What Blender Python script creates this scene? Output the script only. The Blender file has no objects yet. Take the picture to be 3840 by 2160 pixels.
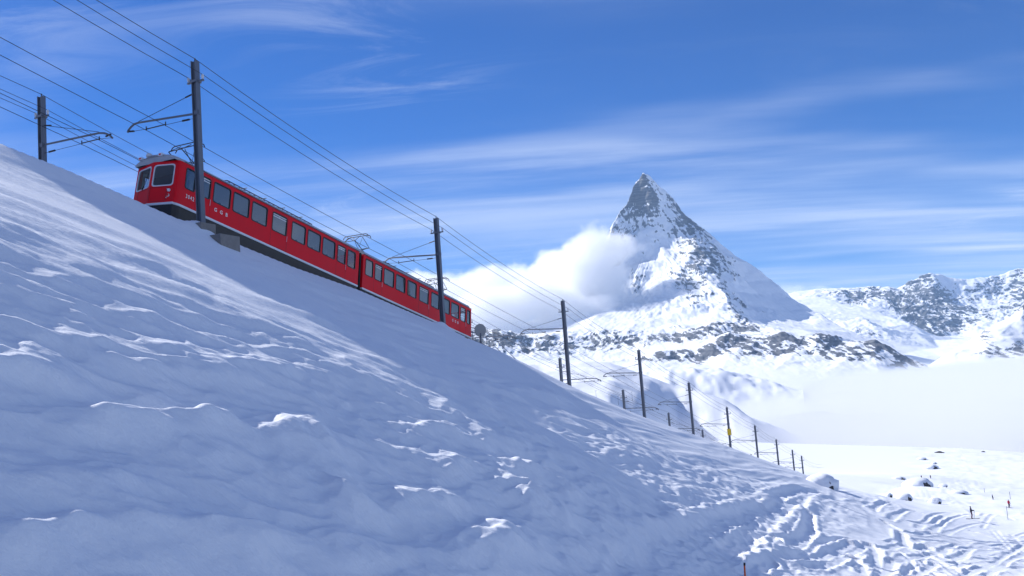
import bpy, bmesh, math, random, re
import numpy as np
from mathutils import Vector, Matrix, geometry

SC = bpy.context.scene
COL = SC.collection
rnd = random.Random(11)

# ------------------------------------------------------------------ camera
FPX, ROLL, PITCH = 3500.0, math.radians(4.3), math.radians(6.2)
_f = np.array([0, math.cos(PITCH), math.sin(PITCH)])
_r0 = np.array([1.0, 0, 0]); _u0 = np.array([0, -math.sin(PITCH), math.cos(PITCH)])
CR = _r0*math.cos(ROLL) - _u0*math.sin(ROLL)
CU = _r0*math.sin(ROLL) + _u0*math.cos(ROLL)
cam_d = bpy.data.cameras.new('camera'); cam = bpy.data.objects.new('camera', cam_d); COL.objects.link(cam)
cam_d.sensor_width = 36.0; cam_d.lens = FPX/3840.0*36.0
cam_d.clip_start = 0.1; cam_d.clip_end = 60000.0
cam.matrix_world = Matrix(((CR[0], CU[0], -_f[0], 0), (CR[1], CU[1], -_f[1], 0), (CR[2], CU[2], -_f[2], 0), (0, 0, 0, 1)))
SC.camera = cam
def ray(px, py): return _f + (px-1920.0)/FPX*CR + (1080.0-py)/FPX*CU
def at(px, py, dist):
    d = ray(px, py); return d*(dist/d[1])

# ------------------------------------------------------------------ light
SUN_H = np.array([-0.88, 0.475]); SUN_H /= np.linalg.norm(SUN_H)
SUN_T = 0.81
SUN_EL = math.atan(SUN_T)
SUN_V = Vector((SUN_H[0]*math.cos(SUN_EL), SUN_H[1]*math.cos(SUN_EL), math.sin(SUN_EL)))
sd = bpy.data.lights.new('sun', 'SUN'); sd.energy = 4.6; sd.angle = math.radians(0.53); sd.color = (1.0, 0.96, 0.90)
sun = bpy.data.objects.new('sun', sd); COL.objects.link(sun)
sun.rotation_mode = 'QUATERNION'; sun.rotation_quaternion = SUN_V.to_track_quat('Z', 'Y')
SC.view_settings.view_transform = 'Standard'; SC.view_settings.look = 'None'
SC.view_settings.exposure = 0.60; SC.view_settings.gamma = 1.0
SC.cycles.max_bounces = 16; SC.cycles.diffuse_bounces = 3; SC.cycles.glossy_bounces = 3
SC.cycles.transmission_bounces = 6; SC.cycles.transparent_max_bounces = 12; SC.cycles.volume_bounces = 14
SC.cycles.use_denoising = True

W = bpy.data.worlds.new('World'); SC.world = W; W.use_nodes = True
class NT:
    """small node-tree writer"""
    def __init__(s, tree): s.t = tree; tree.nodes.clear()
    def n(s, typ, ins=None, **kw):
        nd = s.t.nodes.new(typ)
        for k, v in kw.items(): setattr(nd, k, v)
        for k, v in (ins or {}).items():
            if isinstance(v, bpy.types.NodeSocket): s.t.links.new(v, nd.inputs[k])
            else: nd.inputs[k].default_value = v
        return nd
    def m(s, op, a, b=0.0, c=None, clamp=False):
        nd = s.n('ShaderNodeMath', {0: a, 1: b} if c is None else {0: a, 1: b, 2: c}, operation=op); nd.use_clamp = clamp
        return nd.outputs[0]
    def mr(s, v, a, b, c=0.0, d=1.0, smooth=True):
        return s.n('ShaderNodeMapRange', {0: v, 1: a, 2: b, 3: c, 4: d}, interpolation_type='SMOOTHSTEP' if smooth else 'LINEAR').outputs[0]
    def mix(s, f, a, b):
        nd = s.n('ShaderNodeMix', data_type='RGBA'); nd.clamp_factor = True
        for k, v in ((0, f), (6, a), (7, b)):
            if isinstance(v, bpy.types.NodeSocket): s.t.links.new(v, nd.inputs[k])
            else: nd.inputs[k].default_value = v if k == 0 else (*v, 1.0) if len(v) == 3 else v
        return nd.outputs[2]
    def noise(s, vec, scale, detail=3.0, rough=0.5, dist=0.0, dim='3D'):
        return s.n('ShaderNodeTexNoise', {'Vector': vec, 'Scale': scale, 'Detail': detail, 'Roughness': rough, 'Distortion': dist}, noise_dimensions=dim).outputs[0]

def build_world():
    g = NT(W.node_tree)
    sky = g.n('ShaderNodeTexSky', sky_type='NISHITA'); sky.sun_disc = False
    sky.sun_elevation = SUN_EL; sky.sun_rotation = math.atan2(SUN_V.x, SUN_V.y)
    sky.altitude = 3000.0; sky.air_density = 1.0; sky.dust_density = 0.3; sky.ozone_density = 4.0
    tc = g.n('ShaderNodeTexCoord').outputs['Generated']
    hs = g.n('ShaderNodeHueSaturation', {'Hue': 0.515, 'Saturation': 1.74, 'Value': 1.16, 'Fac': 1.0, 'Color': sky.outputs[0]}).outputs[0]
    sep = g.n('ShaderNodeSeparateXYZ', {0: tc})
    zz = g.m('ADD', g.m('MAXIMUM', sep.outputs[2], 0.0), 0.10)
    px = g.m('DIVIDE', sep.outputs[0], zz); py = g.m('DIVIDE', sep.outputs[1], zz)
    p = g.n('ShaderNodeCombineXYZ', {0: px, 1: py, 2: 0.0}).outputs[0]
    # high thin cirrus: long fibres combed along one wind direction, grouped in broad patches
    mp = g.n('ShaderNodeMapping', {'Vector': p, 'Rotation': (0, 0, math.radians(-34)), 'Scale': (0.20, 1.5, 1.0), 'Location': (0.3, 1.1, 0)}).outputs[0]
    fib = g.noise(mp, 1.7, 9.0, 0.60, 0.18, '2D')
    mp2 = g.n('ShaderNodeMapping', {'Vector': p, 'Rotation': (0, 0, math.radians(-36)), 'Scale': (0.26, 0.70, 1.0), 'Location': (PAT_X, PAT_Y, 0)}).outputs[0]
    pat = g.noise(mp2, PAT_S, 3.0, 0.5, 0.2, '2D')
    mp3 = g.n('ShaderNodeMapping', {'Vector': p, 'Rotation': (0, 0, math.radians(-52)), 'Scale': (1.0, 2.6, 1.0), 'Location': (5.0, 2.0, 0)}).outputs[0]
    wisp = g.noise(mp3, 1.5, 8.0, 0.66, 0.7, '2D')
    soft = g.mr(pat, 0.34, 0.64)
    a = g.m('MULTIPLY', g.mr(fib, 0.30, 0.74), soft)
    b = g.m('MULTIPLY', g.mr(wisp, 0.46, 0.80), g.mr(g.noise(p, WP_S, 2.0, 0.5, 0.0, '2D'), 0.42, 0.64, 0.05, 0.66))
    low = g.mr(sep.outputs[2], 0.0, 0.22, 1.0, 0.0)           # thicker seen edge-on, towards the horizon
    ci = g.m('ADD', g.m('MULTIPLY', g.m('ADD', a, b), g.m('MULTIPLY_ADD', low, 0.25, 0.55)), g.m('ADD', g.m('MULTIPLY_ADD', soft, .08, .02), g.m('MULTIPLY', low, g.mr(pat, 0.25, 0.6, 0.24, 0.56))), clamp=True)
    col = g.mix(g.m('MULTIPLY', ci, 0.86), hs, CLOUD_C)
    bg = g.n('ShaderNodeBackground', {'Color': col, 'Strength': SKY_S})
    g.n('ShaderNodeOutputWorld', {'Surface': bg.outputs[0]})
PAT_X, PAT_Y, PAT_S = 9.9, 9.1, 1.5
WP_S = 0.55
SKY_S = 0.071
CLOUD_C = (7.0, 7.8, 9.7)
build_world()

# ------------------------------------------------------------------ helpers
def tag(o, label=None, cat=None, group=None, kind=None):
    if label: o['label'] = label
    if cat: o['category'] = cat
    if group: o['group'] = group
    if kind: o['kind'] = kind
    return o
def new_mat(name):
    m = bpy.data.materials.new(name); m.use_nodes = True
    return m, NT(m.node_tree)
_perm = np.random.RandomState(7).permutation(4096)
_ang = np.random.RandomState(8).rand(4096)*2*math.pi
_gx, _gy = np.cos(_ang), np.sin(_ang)
def pn(x, y, seed=0):
    """2-D gradient noise, about -1..1"""
    xi = np.floor(x).astype(np.int64); yi = np.floor(y).astype(np.int64)
    fx = x-xi; fy = y-yi
    u = fx*fx*fx*(fx*(fx*6-15)+10); v = fy*fy*fy*(fy*(fy*6-15)+10)
    def g(i, j, dx, dy):
        h = _perm[(_perm[(i+seed*57) & 4095]+j+seed*131) & 4095]
        return _gx[h]*dx+_gy[h]*dy
    a = g(xi, yi, fx, fy); b = g(xi+1, yi, fx-1, fy); c = g(xi, yi+1, fx, fy-1); d = g(xi+1, yi+1, fx-1, fy-1)
    return ((a+u*(b-a))+v*((c+u*(d-c))-(a+u*(b-a))))*1.5
def fbm(x, y, oct=4, seed=0, gain=0.5, lac=2.03):
    s = 0; a = 1.0
    for i in range(oct): s = s+a*pn(x*lac**i, y*lac**i, seed+i*3); a *= gain
    return s
def ridged(x, y, oct=4, seed=0, gain=0.5, lac=2.07):
    s = 0; a = 1.0
    for i in range(oct): s = s+a*(1-2*np.abs(pn(x*lac**i, y*lac**i, seed+i*3))); a *= gain
    return s
def sstep(x, a, b):
    t = np.clip((x-a)/(b-a), 0, 1); return t*t*(3-2*t)
def grid_mesh(name, X, Y, Z, mat, attrs=None, smooth=True):
    nr, nc = X.shape
    co = np.stack([X, Y, Z], -1).reshape(-1, 3).astype(np.float32)
    idx = np.arange(nr*nc).reshape(nr, nc)
    q = np.stack([idx[:-1, :-1], idx[:-1, 1:], idx[1:, 1:], idx[1:, :-1]], -1).reshape(-1, 4)
    me = bpy.data.meshes.new(name)
    me.vertices.add(len(co)); me.vertices.foreach_set('co', co.ravel())
    me.loops.add(q.size); me.loops.foreach_set('vertex_index', q.ravel().astype(np.int32))
    me.polygons.add(len(q)); me.polygons.foreach_set('loop_start', np.arange(0, q.size, 4, dtype=np.int32))
    me.polygons.foreach_set('use_smooth', np.full(len(q), smooth))
    for k, v in (attrs or {}).items():
        at_ = me.attributes.new(k, 'FLOAT', 'POINT'); at_.data.foreach_set('value', np.ascontiguousarray(v, dtype=np.float32).ravel())
    me.update(); me.validate()
    o = bpy.data.objects.new(name, me); COL.objects.link(o); me.materials.append(mat)
    return o

# ------------------------------------------------------------------ track frame
_D = ray(3620, 2110); TD = _D/np.linalg.norm(_D)                 # along the rails, downhill
DH = np.array([TD[0], TD[1], 0]); DH /= np.linalg.norm(DH)
SD = np.array([DH[1], -DH[0], 0])                               # square to the rails, towards the camera
TU = np.cross(SD, TD); TU = TU if TU[2] > 0 else -TU            # up, square to the sleepers
TS = -TD[2]/math.hypot(TD[0], TD[1])                            # gradient
TC = at(683.478, 768.7, 46.0)                                   # foot of the red side at the uphill end
RAIL0 = TC[2]-1.03
def uv_of(x, y):
    rx, ry = x-TC[0], y-TC[1]
    return rx*DH[0]+ry*DH[1], rx*SD[0]+ry*SD[1]
def xy_of(u, v): return TC[0]+u*DH[0]+v*SD[0], TC[1]+u*DH[1]+v*SD[1]
def rail_z(u):
    return RAIL0 - TS*np.minimum(u, 215.0) - 0.10*np.maximum(u-215.0, 0)
# ------------------------------------------------------------------ snow: shape of the ground
def I(x, xs, ys): return np.interp(x, xs, ys)
VF = [38, 35, 30, 26.5, 23, 22.5, 22, 30, 40, 40]
UK = [-80, -35, -16, 5, 31, 69, 122, 215, 331, 600]
def _ground0(x, y):
    u, v = uv_of(x, y)
    zr = rail_z(u)
    ve = I(u, [-60, -20, 0, 25, 40, 86, 125, 200, 400], [1.3, 1.3, 1.3, 1.7, 3.0, 7.3, 9.8, 14, 20])
    S = I(u, [-80, -35, -16, -6, 5, 31, 45, 69, 122, 215, 331, 600], [.60, .60, .60, .615, .66, .655, .60, .57, .47, .22, .03, .0])
    vf = I(u, UK, VF)
    S2 = I(u, UK, [.25, .22, .20, .21, .25, .32, .30, .10, .02, .02])
    
    w = np.maximum(v-ve, 0)
    # the bank is steep under the track, eases, then steepens again before the foot
    left = sstep(-u, -12, 8)
    wob = left*(0.30*sstep(w, 0, 2.5) - 0.80*sstep(w, 2.5, 19)) + (0.25+.75*left)*2.15*sstep(w, 18.0, 29.5)
    wf = vf-ve
    k = 2.0
    t = (w-wf)/k
    soft = k*np.log1p(np.exp(np.clip(t, -30, 30)))               # smooth knee at the foot
    drop = S*w - (S-S2)*soft + wob
    far = np.maximum(v-70, 0)
    drop = drop - 0.10*far*sstep(u, 40, 200)
    bench = I(u, [-60, -12, -8, 0, 7, 13, 20, 24, 27, 31, 36, 45, 60, 100, 130, 200], [-.55, -.55, -.40, -.42, -.33, -.02, .0, .05, -.12, -.2, -.5, -1.1, -1.6, -1.75, -1.6, -1.4])
    bench = bench + .38*np.exp(-((u+.3)/.75)**2-((v-1.5)/.6)**2)+.28*np.exp(-((u-23.3)/.8)**2-((v-1.6)/.6)**2)   # snow heaped at the mast feet
    bed = sstep(v, -.9, ve-.1)
    z = zr + bench*bed - .10*(1-bed) - drop
    # beyond the far track the ground rolls away
    back = np.maximum(-v-11.5, 0)
    z = z - 0.035*back**1.35
    # unseen knoll left of the view, added to shade the upper bank and cab
    kx, ky = x+55.0, y-58.0
    a = kx*SUN_H[0]+ky*SUN_H[1]; b = -kx*SUN_H[1]+ky*SUN_H[0]     # along / across the sunlight
    kn = np.exp(-(a/8.0)**2)*(1-sstep(np.abs(b-KN_B), 7.2, 9.2))
    z = z + kn*KN_H
    return z
KN_B, KN_H = -4.8, 45.0
TPS = None
SKI = [(3645, 1945, 142), (3785, 1903, 222), (3724, 1878, 325), (3010, 1782, 400), (3200, 1742, 480), (3400, 1704, 540), (3517, 1697, 560), (3686, 1692, 580), (3840, 1699, 590), (4100, 1722, 600), (4400, 1760, 600),
       (3400, 1770, 380), (3600, 1790, 400), (3840, 1800, 400), (3446, 1824, 270), (3300, 1862, 190), (3200, 1822, 250), (3110, 1806, 260), (3840, 1860, 270), (3500, 1888, 190), (3640, 1845, 290), (3250, 1790, 330), (4200, 1880, 260), (4300, 1990, 130), (4200, 1800, 420)]
def _tps():
    P = [at(*q) for q in SKI]
    for (u, v) in ((70, 12), (70, 22), (70, 35), (70, 50), (95, 12), (95, 22), (95, 34), (95, 55), (50, 30), (50, 60), (120, 12), (150, 16), (180, 18)):
        x, y = xy_of(u, v); P.append((x, y, float(_ground0(np.array([x]), np.array([y]))[0])))
    P = np.array(P, float); n = len(P); S = 100.0
    X = P[:, :2]/S
    d = np.linalg.norm(X[:, None]-X[None], axis=-1)
    K = np.where(d > 0, d*d*np.log(d+1e-12), 0)+np.eye(n)*.02
    Q = np.hstack([np.ones((n, 1)), X]); Amat = np.block([[K, Q], [Q.T, np.zeros((3, 3))]])
    w = np.linalg.solve(Amat, np.concatenate([P[:, 2], np.zeros(3)]))
    return X, w, S
def ground_base(x, y):
    z = _ground0(x, y)
    u, v = uv_of(x, y)
    k = sstep(y, 90, 150)*np.maximum(sstep(v, 10, 24), sstep(y, 235, 300))
    m = k > 0
    if np.any(m):
        X, w, S = TPS
        xm, ym = x[m]/S, y[m]/S; zz = w[-3]+w[-2]*xm+w[-1]*ym
        for i in range(len(X)):
            d2 = (xm-X[i, 0])**2+(ym-X[i, 1])**2
            zz = zz+w[i]*.5*d2*np.log(d2+1e-12)
        zz = zz-sstep(y[m], 600, 700)*35
        z = np.array(z, float); z[m] = z[m]*(1-k[m])+zz*k[m]
    return z
def hit(px, py, lo=2.0, hi=900.0):
    """where a line of sight meets the snow"""
    d = ray(px, py); d = d/d[1]
    t = np.geomspace(lo, hi, 700)
    z = ground_base(d[0]*t, t)
    below = np.nonzero(d[2]*t < z)[0]
    if not len(below): return None
    i = below[0]
    t0, t1 = t[max(i-1, 0)], t[i]
    for _ in range(20):
        tm = 0.5*(t0+t1)
        if d[2]*tm < float(ground_base(np.array([d[0]*tm]), np.array([tm]))[0]): t1 = tm
        else: t0 = tm
    return np.array([d[0]*t1, t1, d[2]*t1])

TPS = _tps()
# hand-placed drifts: (px, py, half-length px, half-width px, height m, lean deg in the slope)
DRIFTS = [(200, 1930, 120, 42, .10, 4), (470, 1915, 130, 40, .12, 4), (330, 2085, 420, 40, .16, 6), (800, 2130, 330, 34, .14, 10),
          (440, 1672, 150, 30, .16, 14), (620, 1692, 150, 24, .14, 16), (800, 1668, 90, 30, .22, 10), (860, 1760, 150, 40, .12, 20),
          (1365, 1975, 62, 40, .30, 0), (1545, 1955, 110, 26, .16, 12), (1680, 1960, 120, 24, .18, 16), (1730, 1790, 190, 34, .20, 12),
          (1800, 1680, 240, 26, .18, 14), (1650, 1640, 170, 24, .14, 18), (2060, 1960, 120, 48, .42, -8), (2010, 1820, 130, 34, .30, -6),
          (2160, 1910, 90, 26, .26, 10), (2280, 1985, 90, 24, .22, 8), (1960, 2100, 180, 40, .24, 14), (2190, 2090, 120, 24, .2, 6),
          (1420, 2140, 220, 34, .12, 6), (1800, 2140, 160, 30, .14, 8), (120, 1480, 160, 30, .18, 16), (700, 1430, 300, 26, .16, 18),
          (960, 1400, 200, 22, .14, 18), (1120, 1700, 140, 60, .25, 20), (1250, 1760, 120, 50, .22, 20), (60, 2140, 150, 30, .1, 4),
          (420, 1330, 260, 24, .14, 18), (1240, 1230, 260, 30, .10, 16), (1480, 1300, 200, 20, .12, 14), (1780, 1270, 230, 16, .16, 15),
          (2080, 1500, 160, 26, .22, 18), (1890, 1490, 110, 18, .2, -8)]
# ski tracks: px polylines with half-width m and depth m
def arc(x0, y0, x1, y1, bow, n=9):
    out = []
    for i in range(n):
        t = i/(n-1); s = math.sin(math.pi*t)*bow
        dx, dy = x1-x0, y1-y0; L = math.hypot(dx, dy)
        out.append((x0+dx*t-dy/L*s, y0+dy*t+dx/L*s))
    return out
TRACKS = [(arc(2390, 2150, 2870, 1915, -30), .45, .34), (arc(2440, 2160, 2700, 2010, 22), .30, .25), (arc(2470, 2160, 2960, 1890, 34), .5, .30),
          (arc(2880, 1960, 3030, 1920, -50), .34, .28), (arc(2890, 2005, 3040, 1985, 60), .38, .3), (arc(2930, 2020, 3035, 1930, 55), .3, .28),
          (arc(2960, 2090, 3190, 2040, 26), .34, .25), (arc(3180, 2080, 3240, 2160, -20), .26, .26), (arc(3185, 2075, 3290, 2130, -60), .34, .30),
          (arc(3230, 2140, 3340, 2100, 40), .36, .28), (arc(3000, 2120, 3160, 2090, 20), .3, .22), (arc(2860, 2060, 3000, 2095, 16), .3, .2),
          (arc(3320, 1960, 3500, 2000, 20), .35, .24), (arc(3340, 1950, 3460, 1930, -24), .3, .2), (arc(3380, 2000, 3480, 2050, 40), .4, .3),
          (arc(3480, 2050, 3620, 2080, 30), .3, .2), (arc(3270, 1915, 3360, 1900, -18), .35, .3), (arc(3420, 1960, 3540, 1935, 16), .3, .22),
          (arc(3460, 2080, 3700, 2110, 18), .3, .2), (arc(3480, 2100, 3760, 2130, 14), .3, .2), (arc(3500, 2120, 3740, 2160, 10), .3, .2),
          (arc(3600, 2160, 3840, 2040, 12), .3, .22), (arc(3700, 2160, 3860, 2080, -14), .3, .2), (arc(3720, 1985, 3830, 2100, 8), .14, .10),
          (arc(3736, 1982, 3846, 2092, 8), .14, .10), (arc(3660, 1760+230, 3860, 2010, 6), .25, .14), (arc(3540, 2010, 3850, 2035, 10), .22, .14),
          (arc(3080, 1860, 3270, 1890, 10), .25, .18), (arc(3100, 1845, 3330, 1900, 10), .2, .14), (arc(3130, 1800, 3420, 1905, 6), .25, .12),
          (arc(2900, 1880, 3080, 1850, -20), .5, .3), (arc(2990, 1900, 3100, 1870, -34), .45, .3), (arc(3560, 2060, 3830, 2075, -12), .3, .18),
          (arc(3640, 1900, 3700, 1920, 20), .3, .2), (arc(3540, 1885, 3640, 1905, -14), .3, .2), (arc(2600, 2160, 2760, 2090, 12), .3, .22),
          (arc(2640, 2110, 2830, 2030, -12), .26, .2), (arc(2700, 2160, 2900, 2120, 10), .26, .2)]
rs = np.random.RandomState(5)
for i in range(70):                                             # criss-cross of worn tracks over the piste
    x0 = rs.uniform(3000, 3840); y0 = rs.uniform(1905, 2160)
    if y0 < 2000+(3300-x0)*0.2: continue
    L = rs.uniform(110, 330); a = math.radians(rs.choice([12, -24, 30, 8])+rs.uniform(-10, 10))
    TRACKS.append((arc(x0, y0, x0+L*math.cos(a), y0+L*math.sin(a)*.6, rs.uniform(-46, 46)), rs.uniform(.14, .26), rs.uniform(.10, .2)))

def ground_detail(x, y, sp):
    u, v = uv_of(x, y)
    ve = I(u, [-60, -20, 0, 25, 40, 86, 125, 200, 400], [1.3, 1.3, 1.3, 1.7, 3.0, 7.3, 9.8, 14, 20])
    w = v-ve
    vf = I(u, UK, VF)
    dist = np.hypot(x, y)
    h = np.zeros_like(x)
    fade = lambda lam: 1-sstep(sp, lam*0.14, lam*0.30)              # drop what is finer than the mesh there
    onslope = sstep(w, 0.2, 2.5)*(1-sstep(v, vf-1, vf+4))
    # long soft undulation
    h += 0.08*fbm(u/13, v/4.5, 2, 1)*sstep(w, 0, 5)
    warp = 0.9*fbm(u/7, v/5, 2, 21)
    # wind-combed ridges running with the line; strongest on the upper slope
    upper = sstep(w, .8, 3.2)*(1-sstep(w, 13, 20))*sstep(-u, -60, -8)
    rightz = sstep(u, 22, 36)*sstep(w, 0.5, 3)*(1-sstep(v, vf-2, vf+6))
    st = np.clip(0.30+0.95*upper+0.12*rightz, 0, 1.1)*onslope*(1-.75*rightz)
    r1 = ridged(u/9.0+.15*warp, (v+warp*.8+.10*u)/2.3, 1, 3)
    r1b = ridged(u/6.0+.15*warp, (v+warp*.8+.10*u)/1.3, 1, 4)
    r2 = ridged(u/4.2, (v+warp*.6+.06*u)/0.7, 1, 5)
    r3 = ridged(u/1.9, (v+warp*.3+.03*u)/0.36, 1, 9)
    r4 = ridged(u/1.0, (v+warp*.3+.03*u)/0.18, 1, 10)
    patch = 0.5+0.75*sstep(fbm(u/9, v/3.2, 3, 31), -.35, .5)
    h += st*(0.055*r1*fade(2.3) + 0.065*r1b*patch*fade(1.3) + 0.080*r2*patch*fade(.7) + 0.065*r3*patch*fade(.36)+.034*r4*patch*fade(.18))
    wr = .5*fbm(u/22, v/6, 2, 27)
    h += rightz*(0.10*ridged(u/36, (v+.05*u+wr)/2.1, 1, 33)*fade(2.1)+0.075*ridged(u/24, (v+.05*u+.7*wr)/1.0, 1, 35)*fade(1.0)+.04*ridged(u/15, (v+.05*u+.5*wr)/.5, 1, 37)*fade(.5))
    # softer pillows and scours low on the slope
    lower = sstep(w, 9, 17)*(1-sstep(v, vf-1, vf+5))
    h += lower*(0.075*ridged(u/6.0+.2*warp, (v+.5*warp)/1.6, 1, 14)*fade(1.6) + 0.055*ridged(u/2.6, (v+.4*warp)/.62, 1, 16)*fade(.62) + .028*ridged(u/.8, v/.3, 1, 18)*fade(.3) + 0.10*fbm(u/4.6+.3*warp, v/1.7, 2, 13, .42)+.025*fbm(u/.9, v/.45, 2, 15)*fade(.3) + 0.05*ridged(u/2.2, v/0.8, 1, 17)*fade(.8))
    # smooth blown bank right beside the track
    h += sstep(w, 0, 1)*(1-sstep(w, 4, 9))*0.022*fbm(u/1.4, v/.45, 3, 23)*fade(.45)
    # small crust everywhere near
    h += 0.006*fbm(x/.16, y/.16, 2, 41)*fade(.16) + 0.012*fbm(x/.5, y/.5, 2, 43)*fade(.5)
    # churned snow on the piste
    pis = sstep(v, vf-2, vf+3)*(1-sstep(u, 60, 150))
    h += pis*(0.10*fbm(x/4.2, y/3.6, 2, 51)*fade(2.) + 0.022*fbm(x/.9, y/.8, 2, 52)*fade(.5)+ 0.035*ridged(x/2.4+.3*warp, y/1.5, 1, 53)*fade(1.2))
    h += sstep(u, 60, 150)*(0.5*fbm(x/26, y/20, 3, 61) + 0.10*fbm(x/6, y/5, 2, 63)*fade(4))*sstep(v, 8, 20)
    return h

def ground_shapes(X, Y, H, SP2):
    """drifts and ski tracks, each only near where it lies"""
    for (px, py, a, b, hh, lean) in DRIFTS:
        c = hit(px, py)
        if c is None: continue
        k = c[1]/FPX; e = 0.5
        u, v = uv_of(X, Y); cu, cv = uv_of(c[0], c[1])
        du, dv = u-cu, v-cv
        L = a*k*1.9; Wd = max(b*k*2.2, .25)
        th = math.radians(lean*.6); du, dv = du*math.cos(th)-dv*math.sin(th), du*math.sin(th)+dv*math.cos(th)
        m = (np.abs(du) < 3*L) & (np.abs(dv) < 3*Wd)
        if not m.any(): continue
        d0 = du[m]/L; d1 = dv[m]/Wd
        d1 = d1+0.35*pn(du[m]*1.3/L+px, dv[m]*0+py, 71)
        asym = np.where(d1 > 0, d1*1.7, d1*0.9)
        H[m] += 1.15*hh*np.exp(-d0**2)*np.exp(-asym**2)*(1+.25*pn(du[m]*2, dv[m]*2, 73))
    TR = np.zeros_like(H); BE = np.zeros_like(H)
    for pts, hw, dp in TRACKS:
        P = [hit(*p) for p in pts]
        P = [p for p in P if p is not None]
        if len(P) < 2: continue
        P = np.array(P)
        k = [i for i in range(1, len(P)) if np.linalg.norm(P[i]-P[i-1]) < 25]
        if not k: continue
        lo = P[:, :2].min(0)-2.0; hi = P[:, :2].max(0)+2.0
        m = (X > lo[0]) & (X < hi[0]) & (Y > lo[1]) & (Y < hi[1])
        if not m.any(): continue
        x, y = X[m], Y[m]; best = np.full(x.shape, 1e9)
        for i in k:
            ax, ay = P[i-1, :2]; bx, by = P[i, :2]
            dx, dy = bx-ax, by-ay; L2 = dx*dx+dy*dy+1e-9
            t = np.clip(((x-ax)*dx+(y-ay)*dy)/L2, 0, 1)
            best = np.minimum(best, np.hypot(x-ax-t*dx, y-ay-t*dy))
        h2 = np.maximum(hw, 1.1*SP2[m]); dq = .62*dp*np.sqrt(hw/h2)
        q = best/h2*(1+.15*pn(x/1.1, y/1.1, 77))
        TR[m] = np.minimum(TR[m], -dq*np.exp(-(q*.9)**4))
        BE[m] = np.maximum(BE[m], dq*.5*np.exp(-((q-1.75)/.6)**2)*(1+.25*pn(x/.9, y/.9, 79)))
    H += TR + BE*np.exp(TR*12)

def adaptive(aa, r, zf, n, bias, lo_el=-9.0):
    """per direction, distances spaced so that rows fall evenly in elevation angle"""
    A, Rr = np.meshgrid(aa, r)
    Z = zf(Rr*A, Rr)
    el = np.maximum(Z/Rr, lo_el)
    dw = np.abs(np.diff(el, axis=0)) + bias*np.diff(np.log(Rr), axis=0)
    cw = np.vstack([np.zeros((1, len(aa))), np.cumsum(dw, 0)])
    cw /= cw[-1]
    out = np.empty((n, len(aa)))
    t = np.linspace(0, 1, n)
    for j in range(len(aa)): out[:, j] = np.interp(t, cw[:, j], r)
    ker = np.ones(9)/9                                           # keep neighbouring columns in step
    pad = np.pad(out, ((0, 0), (4, 4)), mode='edge')
    return sum(pad[:, i:i+len(aa)]*ker[i] for i in range(9))

def snow_mat(name, bump=1.0):
    m, g = new_mat(name)
    geo = g.n('ShaderNodeNewGeometry').outputs['Position']
    n1 = g.noise(geo, 9.0, 4, .6); n2 = g.noise(geo, 42.0, 2, .6); n3 = g.noise(geo, 1.7, 3, .5)
    az = math.atan2(DH[1], DH[0])
    def comb(sc): return g.n('ShaderNodeMapping', {'Vector': geo, 'Rotation': (0, 0, -az), 'Scale': (sc*.13, sc, sc*.6)}, vector_type='POINT').outputs[0]
    c1 = g.noise(comb(2.6), 1.0, 4, .6, .3); c2 = g.noise(comb(9.0), 1.0, 3, .6, .2)
    b = g.m('ADD', g.m('ADD', g.m('MULTIPLY', n1, .020), g.m('MULTIPLY', n2, .006)), g.m('ADD', g.m('MULTIPLY', c1, .09), g.m('MULTIPLY', c2, .025)))
    bp = g.n('ShaderNodeBump', {'Height': b, 'Strength': 0.60*bump, 'Distance': 1.0}).outputs[0]
    col = g.mix(g.mr(n3, .3, .7), (.75, .79, .865), (.79, .82, .88))
    bs = g.n('ShaderNodeBsdfPrincipled', {'Base Color': col, 'Roughness': .62, 'Normal': bp, 'IOR': 1.31, 'Specular IOR Level': .35})
    g.n('ShaderNodeOutputMaterial', {'Surface': bs.outputs[0]})
    return m
SNOW = snow_mat('snow')

def build_ground():
    a_in = np.linspace(-.65, .65, 830)
    a_l = -np.geomspace(.653, 6.0, 90)[::-1]; a_r = np.geomspace(.653, 1.3, 20)
    aa = np.concatenate([a_l, a_in, a_r])
    r = np.geomspace(1.6, 900, 1200)
    RR = adaptive(aa, r, ground_base, 1000, .008, -.27)
    X = RR*aa[None, :]; Y = RR
    Z = ground_base(X, Y)
    dr = np.gradient(RR, axis=0); da = np.gradient(aa)[None, :]*RR
    _, VV = uv_of(X, Y)
    SPC = np.hypot(np.gradient(VV, axis=0), np.gradient(VV, axis=1))   # mesh step across the wind ridges
    SPC = np.maximum(SPC, .35*np.hypot(da, dr))
    H = ground_detail(X, Y, SPC)
    ground_shapes(X, Y, H, np.maximum(da, .7*dr))
    Z = Z+H
    Z = Z - sstep(Y, 640, 900)*140
    o = grid_mesh('snow_slope', X, Y, Z, SNOW)
    tag(o, kind='structure', label='snow covered hillside below the railway with wind ridges and ski tracks')
    return o
ground = build_ground()
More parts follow.
